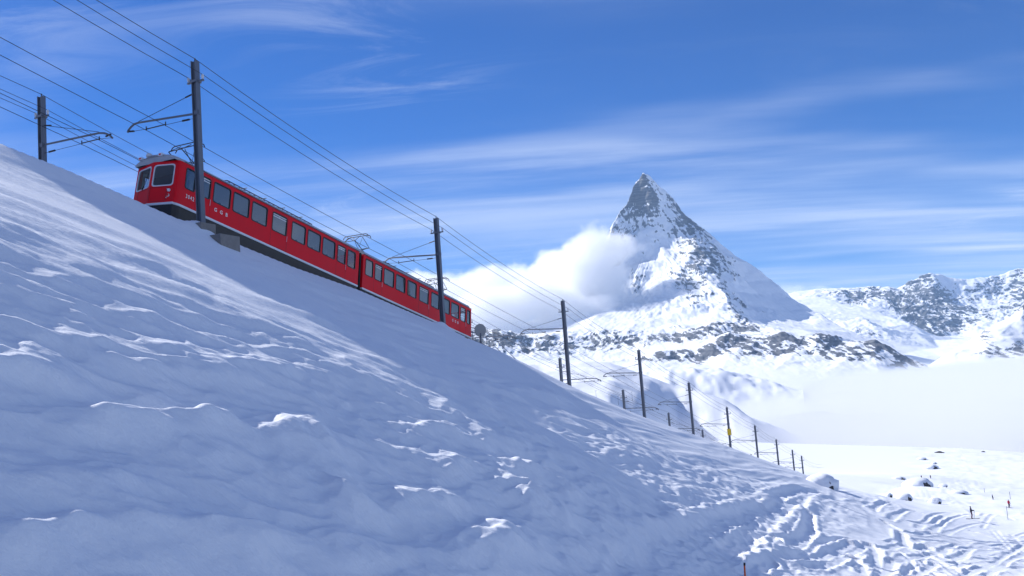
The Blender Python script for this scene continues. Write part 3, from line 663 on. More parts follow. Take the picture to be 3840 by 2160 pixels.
cumulus('cloud_wisp', [(2975, 1090, 10.5, 100, 30), (3070, 1085, 10.5, 90, 20)], .003, 380.0, 'thin cloud drifting over the saddle beside the peak')
SC.cycles.volume_step_rate = 0.35; SC.cycles.volume_max_steps = 256

# ------------------------------------------------------------------ air between here and the peaks
def haze():
    m, g = new_mat('haze')
    v = g.n('ShaderNodeVolumePrincipled', {'Color': (.44, .68, 1, 1), 'Density': HAZE_D, 'Anisotropy': .0})
    g.n('ShaderNodeOutputMaterial', {'Volume': v.outputs[0]})
    mb = bmesh.new(); bmesh.ops.create_cube(mb, size=1.0)
    lo, hi = np.array([-4000, -300, -900.0]), np.array([13000, 15000, 2500.0])
    for vv in mb.verts: vv.co = Vector((lo+hi)/2+np.array(vv.co)*(hi-lo))
    me = bpy.data.meshes.new('haze'); mb.to_mesh(me); mb.free(); me.materials.append(m)
    o = bpy.data.objects.new('haze', me); COL.objects.link(o); tag(o, kind='stuff')
HAZE_D = 2.1e-5
haze()
# ------------------------------------------------------------------ materials of built things
def paint(name, col, rough=.4, metal=0.0, var=.12, scale=3.0, bump=0.0, spec=.5):
    m, g = new_mat(name)
    pos = g.n('ShaderNodeTexCoord').outputs['Object']
    n = g.noise(pos, scale, 5, .6); n2 = g.noise(pos, scale*9, 3, .6)
    f = g.m('ADD', g.m('MULTIPLY', n, .7), g.m('MULTIPLY', n2, .3))
    c = g.mix(f, tuple(x*(1-var) for x in col), tuple(min(1, x*(1+var)) for x in col))
    ins = {'Base Color': c, 'Roughness': g.m('MULTIPLY_ADD', n, .25, max(rough-.12, .02)), 'Metallic': metal, 'Specular IOR Level': spec}
    if bump: ins['Normal'] = g.n('ShaderNodeBump', {'Height': f, 'Strength': bump, 'Distance': .02}).outputs[0]
    bs = g.n('ShaderNodeBsdfPrincipled', ins); g.n('ShaderNodeOutputMaterial', {'Surface': bs.outputs[0]})
    return m
def glass_mat(name, tint, refl):
    m, g = new_mat(name)
    tr = g.n('ShaderNodeBsdfTransparent', {'Color': (*tint, 1)})
    gl = g.n('ShaderNodeBsdfGlossy', {'Color': (1, 1, 1, 1), 'Roughness': .02})
    mx = g.n('ShaderNodeMixShader', {0: refl, 1: tr.outputs[0], 2: gl.outputs[0]})
    g.n('ShaderNodeOutputMaterial', {'Surface': mx.outputs[0]}); return m
M = dict(
    red=paint('red_car_paint', (.72, .004, .014), .45, var=.16, scale=1.3, spec=.18), roof=paint('grey_roof_paint', (.36, .40, .46), .5, var=.18, scale=2.0),
    silver=paint('silver_trim', (.62, .64, .68), .4, .3, .1), skirt=paint('charcoal_skirt', (.018, .02, .025), .55, var=.3), rubber=paint('black_rubber', (.012, .013, .016), .6),
    black=paint('black_bellows', (.006, .006, .008), .8), inner=paint('pale_interior', (.42, .44, .44), .7), innerd=paint('dark_interior', (.08, .09, .10), .7), seat=paint('seat_fabric', (.10, .12, .16), .8),
    steel=paint('galvanised_steel', (.13, .15, .19), .55, .25, .25, 2.5), wire=paint('copper_wire', (.015, .017, .024), .5), insul=paint('white_porcelain', (.62, .63, .66), .25),
    concrete=paint('concrete', (.20, .19, .185), .9, var=.45, scale=4.0, bump=.6), rail=paint('rail_steel', (.10, .075, .06), .5, .5), white=paint('white_lettering', (.80, .80, .80), .5, var=.03),
    lamp=paint('lamp_glass', (.75, .77, .8), .15, var=.05), lampr=paint('red_lamp_glass', (.65, .02, .02), .2), yellow=paint('yellow_box_paint', (.62, .42, .01), .5), orange=paint('orange_pole_paint', (.75, .11, .015), .5),
    rockd=paint('dark_rock', (.055, .055, .06), .9, var=.5, scale=1.2, bump=.8), plate=paint('grey_sign_back', (.33, .33, .33), .6, .2), cloth=paint('dark_ski_wear', (.022, .02, .045), .8), clothr=paint('red_ski_jacket', (.50, .015, .05), .75),
    clothp=paint('purple_ski_wear', (.07, .015, .05), .8), skin=paint('skin', (.45, .28, .20), .6), wood=paint('dark_timber', (.06, .045, .035), .8), blind=paint('white_blind', (.7, .72, .74), .7),
    glass=glass_mat('window_glass', (.72, .77, .80), .17), glassd=glass_mat('cab_glass', (.42, .52, .62), .07))

class MB:
    """collects shapes into one mesh"""
    def __init__(s): s.v = []; s.f = []; s.mi = []; s.cur = 0
    def add(s, vs, fs):
        o = len(s.v); s.v += [tuple(map(float, p)) for p in vs]; s.f += [tuple(i+o for i in f) for f in fs]; s.mi += [s.cur]*len(fs); return s
    def box(s, lo, hi):
        x0, y0, z0 = lo; x1, y1, z1 = hi
        return s.add([(x0, y0, z0), (x1, y0, z0), (x1, y1, z0), (x0, y1, z0), (x0, y0, z1), (x1, y0, z1), (x1, y1, z1), (x0, y1, z1)],
                     [(0, 3, 2, 1), (4, 5, 6, 7), (0, 1, 5, 4), (1, 2, 6, 5), (2, 3, 7, 6), (3, 0, 4, 7)])
    def tube(s, pts, r, n=6, r1=None):
        pts = [Vector(p) for p in pts]; rings = []
        N = len(pts); up = None
        for i, p in enumerate(pts):
            d = (pts[min(i+1, N-1)]-pts[max(i-1, 0)]).normalized()
            if up is None or abs(d.dot(up)) > .95: up = Vector((0, 0, 1)) if abs(d.z) < .9 else Vector((1, 0, 0))
            a = d.cross(up).normalized(); b = d.cross(a).normalized()
            rr = r if r1 is None else r+(r1-r)*i/(N-1)
            rings.append([p+(a*math.cos(2*math.pi*k/n)+b*math.sin(2*math.pi*k/n))*rr for k in range(n)])
        vs = [q for rg in rings for q in rg]; fs = []
        for i in range(N-1):
            for k in range(n): fs.append((i*n+k, i*n+(k+1) % n, (i+1)*n+(k+1) % n, (i+1)*n+k))
        fs.append(tuple(range(n-1, -1, -1))); fs.append(tuple((N-1)*n+k for k in range(n)))
        return s.add(vs, fs)
    def prism(s, poly, y0, y1):                       # poly in (x, z), swept along y
        n = len(poly); vs = [(x, y0, z) for x, z in poly]+[(x, y1, z) for x, z in poly]
        fs = [(i, (i+1) % n, n+(i+1) % n, n+i) for i in range(n)]+[tuple(range(n-1, -1, -1)), tuple(range(n, 2*n))]
        return s.add(vs, fs)
    def prism_x(s, poly, x0, x1):                     # poly in (y, z), swept along x
        n = len(poly); vs = [(x0, y, z) for y, z in poly]+[(x1, y, z) for y, z in poly]
        fs = [(i, (i+1) % n, n+(i+1) % n, n+i) for i in range(n)]+[tuple(range(n-1, -1, -1)), tuple(range(n, 2*n))]
        return s.add(vs, fs)
    def lathe(s, prof, n=12, at=(0, 0, 0)):           # prof: (r, z)
        vs = []; fs = []
        for (r, z) in prof:
            for k in range(n): vs.append((at[0]+r*math.cos(2*math.pi*k/n), at[1]+r*math.sin(2*math.pi*k/n), at[2]+z))
        for i in range(len(prof)-1):
            for k in range(n): fs.append((i*n+k, i*n+(k+1) % n, (i+1)*n+(k+1) % n, (i+1)*n+k))
        fs.append(tuple(range(n-1, -1, -1))); fs.append(tuple((len(prof)-1)*n+k for k in range(n)))
        return s.add(vs, fs)
    def build(s, name, mats, parent=None, smooth=False, bevel=0.0):
        me = bpy.data.meshes.new(name); me.from_pydata(s.v, [], s.f)
        bm = bmesh.new(); bm.from_mesh(me); bmesh.ops.recalc_face_normals(bm, faces=bm.faces)
        if bevel: bmesh.ops.bevel(bm, geom=[e for e in bm.edges if e.is_manifold and e.calc_face_angle(0) > .5], offset=bevel, segments=2, affect='EDGES', profile=.6)
        bm.to_mesh(me); bm.free()
        mats = mats if isinstance(mats, (list, tuple)) else [mats]
        for m in mats: me.materials.append(M[m] if isinstance(m, str) else m)
        if len(mats) > 1 and not bevel: me.polygons.foreach_set('material_index', s.mi)
        if smooth: me.polygons.foreach_set('use_smooth', [True]*len(me.polygons))
        me.update()
        o = bpy.data.objects.new(name, me); COL.objects.link(o)
        if parent is not None: o.parent = parent
        return o
def root(name, loc, label, cat, group=None, axes=None):
    o = bpy.data.objects.new(name, None); COL.objects.link(o); o.empty_display_size = .3
    if axes is None: o.location = Vector(loc)
    else:
        x, y, z = axes
        o.matrix_world = Matrix(((x[0], y[0], z[0], loc[0]), (x[1], y[1], z[1], loc[1]), (x[2], y[2], z[2], loc[2]), (0, 0, 0, 1)))
    return tag(o, label, cat, group)
def copy_tree(o, parent=None):
    c = o.copy(); COL.objects.link(c)
    if parent is not None: c.parent = parent
    for ch in o.children: copy_tree(ch, c)
    return c
TRACK_AX = (TD, -SD, TU)                              # x down the line, y away from the camera, z up from the sleepers
LEVEL_AX = (DH, -SD, np.array([0, 0, 1.0]))           # the same, but plumb

# ------------------------------------------------------------------ train
CW = 2.9                                              # car width
def rrect(x0, z0, x1, z1, r, n=4, skew=0.0):
    out = []
    for cx, cz, a0 in ((x1-r, z1-r, 0), (x0+r, z1-r, 90), (x0+r, z0+r, 180), (x1-r, z0+r, 270)):
        for k in range(n+1):
            a = math.radians(a0+90*k/n); out.append((cx+r*math.cos(a), cz+r*math.sin(a)))
    return out
class Plane3:
    """flat panel: 2-D outline with holes, placed by an origin and two axes; 'inn' points inwards"""
    def __init__(s, o, ex, ez, inn): s.o = Vector(o); s.ex = Vector(ex); s.ez = Vector(ez); s.i = Vector(inn)
    def p(s, a, b, d=0.0): return s.o+s.ex*a+s.ez*b+s.i*d
    def panel(s, mb, outline, holes, th=.07):
        loops = [outline]+holes
        tri = geometry.tessellate_polygon([[Vector((a, b, 0)) for a, b in l] for l in loops])
        flat = [q for l in loops for q in l]
        mb.add([s.p(a, b) for a, b in flat], [tuple(t) for t in tri])
        for l in holes:
            n = len(l); mb.add([s.p(a, b) for a, b in l]+[s.p(a, b, th) for a, b in l], [(i, (i+1) % n, n+(i+1) % n, n+i) for i in range(n)])
    def ring(s, mb, l0, l1, d0, d1):
        n = len(l0)
        mb.add([s.p(a, b, d0) for a, b in l0]+[s.p(a, b, d0) for a, b in l1]+[s.p(a, b, d1) for a, b in l0]+[s.p(a, b, d1) for a, b in l1],
               [(i, (i+1) % n, n+(i+1) % n, n+i) for i in range(n)]+[(2*n+i, 2*n+(i+1) % n, i+0, i) if False else (i, 2*n+i, 2*n+(i+1) % n, (i+1) % n) for i in range(n)]+[(n+i, n+(i+1) % n, 3*n+(i+1) % n, 3*n+i) for i in range(n)])
    def face(s, mb, l, d): mb.add([s.p(a, b, d) for a, b in l], [tuple(range(len(l)))])
def shrink(l, k):
    cx = sum(p[0] for p in l)/len(l); cz = sum(p[1] for p in l)/len(l)
    w = max(p[0] for p in l)-min(p[0] for p in l); h = max(p[1] for p in l)-min(p[1] for p in l)
    return [(cx+(a-cx)*(1-2*k/w), cz+(b-cz)*(1-2*k/h)) for a, b in l]
def quad_round(q, r, n=4):
    """rounded four-cornered outline"""
    out = []
    for i in range(4):
        p = Vector(q[i]); a = Vector(q[i-1]); b = Vector(q[(i+1) % 4])
        u = (a-p).normalized(); v = (b-p).normalized()
        for k in range(n+1):
            t = k/n; out.append(tuple(p+u*r*(1-t)**2+v*r*t**2))
    return out
ROOFP = [(0.0, 2.26), (-.035, 2.30), (-.03, 2.36), (.05, 2.46), (.22, 2.56), (.5, 2.64), (.9, 2.69), (1.45, 2.71), (2.0, 2.69), (2.4, 2.64), (2.68, 2.56), (2.85, 2.46), (2.93, 2.36), (2.935, 2.30), (2.9, 2.26)]
def window(rt, pl, loop, mat='glass', gasket=.045, bars=None, rubber='rubber', name='window'):
    mb = MB(); pl.ring(mb, [(a, b) for a, b in shrink(loop, -.012)], shrink(loop, gasket), -.012, .05)
    w = mb.build(name, rubber, rt)
    mb = MB(); pl.face(mb, shrink(loop, gasket*.6), .03); mb.build('pane', mat, w)
    if bars:
        mb = MB(); a0 = min(p[0] for p in loop)+.07; a1 = max(p[0] for p in loop)-.07
        for b in bars:
            mb.add([pl.p(a0, b, .012), pl.p(a1, b, .012), pl.p(a1, b+.05, .012), pl.p(a0, b+.05, .012)], [(0, 1, 2, 3)])
        am = a0+.45*(a1-a0)
        mb.add([pl.p(am, min(bars), .013), pl.p(am+.035, min(bars), .013), pl.p(am+.035, max(bars)+.05, .013), pl.p(am, max(bars)+.05, .013)], [(0, 1, 2, 3)])
        mb.build('sash_bar', 'blind', w)
    return w
def text_part(rt, txt, s, h, size, sx, gap=1.0, name='lettering'):
    cu = bpy.data.curves.new('t', 'FONT'); cu.body = txt; cu.size = size; cu.space_character = gap; cu.extrude = .004; cu.resolution_u = 3; cu.offset = .004
    t = bpy.data.objects.new('t', cu); COL.objects.link(t)
    dg = bpy.context.evaluated_depsgraph_get(); dg.update()
    me = bpy.data.meshes.new_from_object(t.evaluated_get(dg)); bpy.data.objects.remove(t); bpy.data.curves.remove(cu)
    for v in me.vertices: x, y, z = v.co; v.co = Vector((s+x*sx, -.014-z, h+y))
    me.name = name; me.materials.clear(); me.materials.append(M['white'])
    o = bpy.data.objects.new(name, me); COL.objects.link(o); o.parent = rt
    return o
def pantograph(rt, s, top=4.12):
    """raised collector: base frame, lower and upper arms, twin collector strips"""
    z0 = 2.74; yc = CW/2
    mb = MB()
    for y in (yc-.62, yc+.62): mb.tube([(s-.75, y, z0+.08), (s+.75, y, z0+.08)], .028)
    for x in (s-.7, s+.7): mb.tube([(x, yc-.62, z0+.08), (x, yc+.62, z0+.08)], .028)
    for x in (s-.6, s+.6):
        for y in (yc-.55, yc+.55): mb.lathe([(.05, -.10), (.07, -.04), (.05, .02), (.07, .06), (.03, .08)], 8, (x, y, z0))
    base = mb.build('pantograph', 'wire', rt)
    mb = MB(); kn = z0+.72
    for y in (yc-.5, yc+.5):
        mb.tube([(s-.45, y, z0+.1), (s+.85, y*.9+yc*.1, kn)], .026); mb.tube([(s+.45, y, z0+.1), (s-.85, y*.9+yc*.1, kn)], .026)
    for x in (s-.85, s+.85): mb.tube([(x, yc-.45, kn), (x, yc+.45, kn)], .022)
    mb.build('lower_arm', 'wire', base)
    mb = MB()
    for y in (yc-.45, yc+.45):
        mb.tube([(s-.85, y, kn), (s-.14, yc+(y-yc)*.8, top-.08)], .02); mb.tube([(s+.85, y, kn), (s+.14, yc+(y-yc)*.8, top-.08)], .02)
    mb.tube([(s-.85, yc-.45, kn), (s-.14, yc+.36, top-.08)], .012); mb.tube([(s+.85, yc+.45, kn), (s+.14, yc-.36, top-.08)], .012)
    mb.build('upper_arm', 'wire', base)
    for x in (s-.16, s+.16):
        mb = MB(); mb.tube([(x, yc-1.02, top-.22), (x, yc-.93, top-.06), (x, yc-.8, top), (x, yc+.8, top), (x, yc+.93, top-.06), (x, yc+1.02, top-.22)], .028)
        mb.build('collector_strip', 'wire', base)
    return base
def railcar(name, label, s0, s1, cab, wins, pans, rails, off):
    """cab = -1: driver's end uphill, +1: downhill. Car spans s0..s1 measured on its near side"""
    rt = root(name, TC, label, 'train car', 'coupled cars of the red mountain train', TRACK_AX)
    near = Plane3((0, 0, 0), (1, 0, 0), (0, 0, 1), (0, 1, 0)); far = Plane3((0, CW, 0), (1, 0, 0), (0, 0, 1), (0, -1, 0))
    e0, e1 = s0, s1
    holes = [rrect(a, .93, b, 2.06, .13) for a, b, k in wins]
    mb = MB()
    for pl in (near, far): pl.panel(mb, [(e0, -.02), (e1, -.02), (e1, 2.26), (e0, 2.26)], holes)
    # ends
    ce = e1 if cab < 0 else e0
    mb.add([(ce, 0, -.02), (ce, CW, -.02), (ce, CW, 2.26), (ce, 0, 2.26)], [(0, 1, 2, 3)])
    c = e0 if cab < 0 else e1
    NC = .40 if cab < 0 else .20
    A0 = (c+cab*NC, .10); Mid = (c+cab*(.72 if cab < 0 else .28), CW/2); A1 = (c+cab*NC, CW-.10); rk = -cab*.10
    # rounded corners between side wall and nose
    for (y0, ya) in ((0.0, A0[1]), (CW, A1[1])):
        pts = [(c+cab*NC*math.sin(t*math.pi/2), y0+(ya-y0)*(1-math.cos(t*math.pi/2))) for t in (0, .25, .5, .75, 1)]
        vs = []; 
        for (x, y) in pts: vs += [(x, y, -.02), (x+rk*(abs(x-c)/NC), y, 2.26)]
        mb.add(vs, [(2*i, 2*i+2, 2*i+3, 2*i+1) for i in range(4)])
    noses = []
    for (p, q) in ((A0, Mid), (Mid, A1)):
        d = Vector((q[0]-p[0], q[1]-p[1], 0)); L = d.length; ex = d/L
        up = Vector((rk, 0, 2.28)); H = up.length; ez = up/H
        inn = ex.cross(ez).normalized(); inn = inn if inn.x*(-cab) > 0 else -inn
        pl = Plane3((p[0], p[1], -.02), ex, ez, inn)
        hole = quad_round([(.11, .92), (L-.10, .92), (L-.10, 2.10), (.13, 2.10)] if p is A0 else [(.10, .92), (L-.11, .92), (L-.13, 2.10), (.10, 2.10)], .17)
        pl.panel(mb, [(0, 0), (L, 0), (L, H), (0, H)], [hole]); noses.append((pl, hole, L))
    body = mb.build('body', 'red', rt)
    mb = MB()
    for pl in (Plane3((0, .075, 0), (1, 0, 0), (0, 0, 1), (0, 1, 0)), Plane3((0, CW-.075, 0), (1, 0, 0), (0, 0, 1), (0, -1, 0))): pl.panel(mb, [(e0+.05, 0), (e1-.05, 0), (e1-.05, 2.22), (e0+.05, 2.22)], [shrink(h_, -.004) for h_ in holes], .004)
    mb.build('lining', 'inner', body)
    # silver ledge and dark skirt, following the plan
    plan = [(e0, 0), (e1, 0)] if cab < 0 else [(e0, 0), (e1, 0)]
    ring = ([(e1, 0), (e0, 0), (e0-.18, .03), A0, Mid, A1, (e0-.18, CW-.03), (e0, CW), (e1, CW)] if cab < 0 else [(e0, CW), (e1, CW), (e1+.18, CW-.03), A1, Mid, A0, (e1+.18, .03), (e1, 0), (e0, 0)])
    cx = (e0+e1)/2
    def outset(k): return [(x+(k if x > cx else -k) if abs(x-(e1 if cab < 0 else e0)) > .01 else x, y+(-k if y < CW/2-.01 else k if y > CW/2+.01 else 0)) for x, y in ring]
    def band(z0, z1, k0, k1):
        a, b = outset(k0), outset(k1); n = len(a); m2 = MB()
        m2.add([(x, y, z0) for x, y in a]+[(x, y, z1) for x, y in b], [(i, (i+1) % n, n+(i+1) % n, n+i) for i in range(n)]+[tuple(range(n)), tuple(range(n, 2*n))]); return m2
    band(-.13, -.015, .02, .02).build('silver_ledge', 'silver', rt)
    band(-.80, -.132, -.22, -.03).build('skirt', 'skirt', rt)
    # roof
    r0, r1 = (e0-.82, e1) if cab < 0 else (e0, e1+.34)
    mb = MB(); xs = [r0, r0+.16, r0+.5] + [r1] if cab < 0 else [r0, r1-.7, r1-.22, r1]
    dr = [-.16, -.05, 0, 0] if cab < 0 else [0, 0, -.10, -.34]
    n = len(ROOFP); vs = []
    for x, d in zip(xs, dr):
        for (y, z) in ROOFP:
            k = (z-2.26)/.45
            tap = .12 if ((cab < 0 and x < e0-.3) or (cab > 0 and x > e1+.1)) else 0
            yy = y+(tap if y < CW/2 else -tap)*(1 if abs(y-CW/2) > .3 else 0)
            vs.append((x+(0 if tap == 0 else .30*abs(yy-CW/2)/1.4*(1 if cab < 0 else -1)), yy, z+d*k))
    mb.add(vs, [(i*n+k, i*n+k+1, (i+1)*n+k+1, (i+1)*n+k) for i in range(3) for k in range(n-1)]+[tuple(range(n)), tuple(3*n+k for k in range(n))])
    roof = mb.build('roof', 'roof', rt, smooth=False)
    mb = MB(); mb.tube([(e0, -.035, 2.275), (e1, -.035, 2.275)], .022, 6); mb.build('gutter', 'innerd', roof)
    # windows
    for (a, b, k) in wins:
        lp = rrect(a, .93, b, 2.06, .13)
        window(rt, near, lp, bars=(1.80, 1.93) if k == 'v' else None)
        window(rt, far, lp)
        if k == 'v':
            o_ = [(a-.07, .02), (b+.07, .02), (b+.07, 2.2), (a-.07, 2.2)]; mb = MB(); near.ring(mb, o_, shrink(o_, .013), -.003, .004); mb.build('door_seam', 'rubber', rt)
            mb = MB(); mb.tube([(b+.03, -.03, .62), (b+.03, -.03, .95)], .012, 6); mb.build('door_handle', 'silver', rt)
    for pl, hole, L in noses: window(rt, pl, hole, 'glassd', .05, rubber='silver', name='windscreen')
    # inside
    mb = MB(); mb.box((e0+.1, .08, -.02), (e1-.05, CW-.08, .03)); mb.build('floor', 'innerd', rt)
    mb = MB(); mb.box((e0-.2 if cab < 0 else e0+.05, .05, 2.20), (e1-.05 if cab < 0 else e1+.15, CW-.05, 2.24)); mb.build('ceiling', 'inner', rt)
    for (a, b, k) in wins:
        if k != 'p' and k != 'c': continue
        for y in (.15, CW-1.15):
            if k == 'p':
                mb = MB(); x = (a+b)/2
                mb.prism([(x-.45, .03), (x+.05, .03), (x+.05, .48), (x+.12, 1.12), (x+.04, 1.14), (x-.06, .55), (x-.45, .50)], y, y+1.0); mb.build('seat', 'seat', rt)
    for x in [(wins[i][1]+wins[i+1][0])/2 for i in range(1, len(wins)-1) if wins[i][2] == 'v' or wins[i+1][2] == 'v']:
        mb = MB(); mb.box((x-.02, CW*.55, .03), (x+.02, CW-.08, 2.2)); mb.build('partition', 'inner', rt)
    # running gear
    for xb in (e0+2.6, e1-2.6):
        for dx in (-.95, .95):
            mb = MB(); 
            for y in (CW/2-.5, CW/2+.5):
                vs = []; 
                for yy, r in ((y-.06, .33), (y+.06, .33)):
                    for k in range(14): vs.append((xb+dx+r*math.cos(k*math.pi/7), yy, -.70+r*math.sin(k*math.pi/7)))
                mb.add(vs, [(k, (k+1) % 14, 14+(k+1) % 14, 14+k) for k in range(14)]+[tuple(range(13, -1, -1)), tuple(range(14, 28))])
            mb.tube([(xb+dx, CW/2-.6, -.70), (xb+dx, CW/2+.6, -.70)], .07, 8); mb.build('wheel_set', 'rail', rt)
    # roof rails and their little feet
    for (a, b) in rails:
        mb = MB(); y = .62
        mb.tube([(a-.25, y+.15, 2.70), (a, y, 2.82), (b, y, 2.82), (b+.35, y+.3, 2.70)], .028)
        mb.tube([(a, y+.5, 2.84), (b, y+.5, 2.84)], .024)
        x = a+.2; i = 0
        while x < b:
            mb.tube([(x, y, 2.62), (x, y, 2.82)], .022); mb.tube([(x, y, 2.80), (x, y+.5, 2.84)], .018)
            if i % 4 == 3: mb.tube([(x, y-.12, 2.90), (x, y+.62, 2.93)], .022)
            x += .42; i += 1
        mb.build('roof_rail', 'wire', roof)
    for s in pans: pantograph(rt, s)
    return rt, noses, roof
W1 = [(.02, .72, 'c'), (.92, 1.82, 'v'), (2.04, 3.35, 'p'), (3.55, 4.86, 'p'), (5.07, 6.38, 'p'), (6.82, 8.14, 'v'), (8.58, 9.90, 'p'), (10.10, 11.41, 'p'), (11.61, 12.92, 'p'), (13.17, 14.05, 'v'), (14.27, 15.16, 'c')]
W2 = [(16.32, 17.23, 'c'), (17.45, 18.33, 'v'), (18.58, 19.86, 'p'), (20.10, 21.36, 'p'), (21.63, 22.90, 'p'), (23.31, 24.63, 'v'), (25.03, 26.24, 'p'), (26.57, 27.88, 'p'), (28.10, 29.38, 'p'), (29.62, 30.46, 'v'), (30.70, 31.27, 'c')]
car1, noses1, roof1 = railcar('train_car', 'red train car with driver cab and number 3042, uphill car of the train', -.18, 15.54, -1, W1, (1.35,), [(3.6, 11.2)], 0)
car2, noses2, roof2 = railcar('train_car', 'red train car at the downhill end, behind the black bellows', 16.04, 31.42, 1, W2, (17.25, 28.3), [(19.4, 26.4)], 0)
for i, ch in enumerate('3042'): text_part(car1, ch, .15+.158*i, .45, .30, .74, name='digit')
for i, ch in enumerate('GGB'):
    text_part(car1, ch, 2.20+.43*i, .46, .28, 1.05, name='letter'); text_part(car2, ch, 28.27+.43*i, .55, .28, 1.05, name='letter')
def cab_front(rt, noses):
    pl, hole, L = noses[0]                                       # near half of the nose
    mb = MB(); pl.ring(mb, [(L-.98, .08), (L-.04, .08), (L-.04, .86), (L-.98, .86)], [(L-.965, .095), (L-.055, .095), (L-.055, .845), (L-.965, .845)], -.004, .0)
    mb.build('hatch', 'rubber', rt)
    for (a, b, m, nm) in ((L-1.10, .66, 'lamp', 'headlight'), (L-1.08, .38, 'lampr', 'tail_light')):
        mb = MB(); 
        for r0, r1, d0, d1 in ((.095, .07, 0, -.05),):
            n = 14; c1 = [(a+.095*math.cos(k*2*math.pi/n), b+.095*math.sin(k*2*math.pi/n)) for k in range(n)]; c2 = [(a+.07*math.cos(k*2*math.pi/n), b+.07*math.sin(k*2*math.pi/n)) for k in range(n)]
            mb.add([pl.p(x, z, .0) for x, z in c1]+[pl.p(x, z, -.05) for x, z in c2], [(k, (k+1) % n, n+(k+1) % n, n+k) for k in range(n)])
        ho = mb.build(nm, 'silver', rt)
        mb = MB(); n = 14; mb.add([pl.p(a+.072*math.cos(k*2*math.pi/n), b+.072*math.sin(k*2*math.pi/n), -.045) for k in range(n)], [tuple(range(n))]); mb.build('lens', m, ho)
    for b in (.25, .72):
        mb = MB(); mb.tube([pl.p(L-1.02, b, -.0), pl.p(L-1.02, b, -.04)], .022, 8); mb.build('catch', 'silver', rt)
    pl2, hole2, L2 = noses[1]
    mb = MB(); pl2.ring(mb, [(.04, .08), (L2-.35, .08), (L2-.35, .86), (.04, .86)], [(.055, .095), (L2-.365, .095), (L2-.365, .845), (.055, .845)], -.004, .0); mb.build('hatch', 'rubber', rt)
    mb = MB(); mb.tube([pl2.p(.62, .93, -.03), pl2.p(.42, 1.22, -.035), pl2.p(.24, 1.72, -.035)], .014, 5); mb.tube([pl2.p(.66, .90, -.03), pl2.p(.60, 1.0, -.03)], .03, 6); mb.build('wiper', 'rubber', rt)
    mb = MB(); mb.box((-.35, .5, .03), (.05, CW-.3, 1.02)); mb.build('driver_desk', 'innerd', rt)
    mb = MB(); mb.box((.62, .4, .03), (.68, CW-.1, 2.2)); mb.build('cab_wall', 'innerd', rt)
    # roof front lamps
    mb = MB(); mb.lathe([(.15, 0), (.16, .06), (.13, .16), (.05, .20)], 12, (-.86, 1.75, 2.58)); mb.build('roof_headlight', 'silver', rt, smooth=True)
    for y in (.95, 2.3):
        mb = MB(); mb.box((-.93, y-.11, 2.48), (-.7, y+.11, 2.64)); bx = mb.build('marker_light', 'silver', rt)
        mb = MB(); mb.box((-.935, y-.06, 2.52), (-.925, y+.06, 2.60)); mb.build('lens', 'lampr', bx)
cab_front(car1, noses1)
bl = root('bellows', TC, 'black bellows joining the two red train cars', 'bellows', None, TRACK_AX)
for i in range(4):
    mb = MB(); x = 15.56+i*.118; mb.box((x, .10+.05*(i % 2), -.62), (x+.112, CW-.10-.05*(i % 2), 2.30)); mb.build('fold', 'black', bl)

# ------------------------------------------------------------------ permanent way
def track(vc, label):
    rt = root('railway_track', (*xy_of(0, vc), RAIL0), label, 'track', 'two tracks side by side', TRACK_AX)
    for y in (-.5, .5):
        mb = MB(); mb.prism_x([(y-.06, -.02), (y+.06, -.02), (y+.05, .0), (y+.012, .02), (y+.012, .10), (y+.035, .11), (y+.035, .14), (y-.035, .14), (y-.035, .11), (y-.012, .10), (y-.012, .02), (y-.05, .0)], -45, 215); mb.build('rail', 'rail', rt)
    mb = MB(); mb.box((-45, -.04, .0), (215, .04, .16)); mb.build('rack_rail', 'rail', rt)
    return rt
track(-CW/2, 'railway track with rack rail under the red train')
track(-5.42, 'empty railway track beyond the red train')

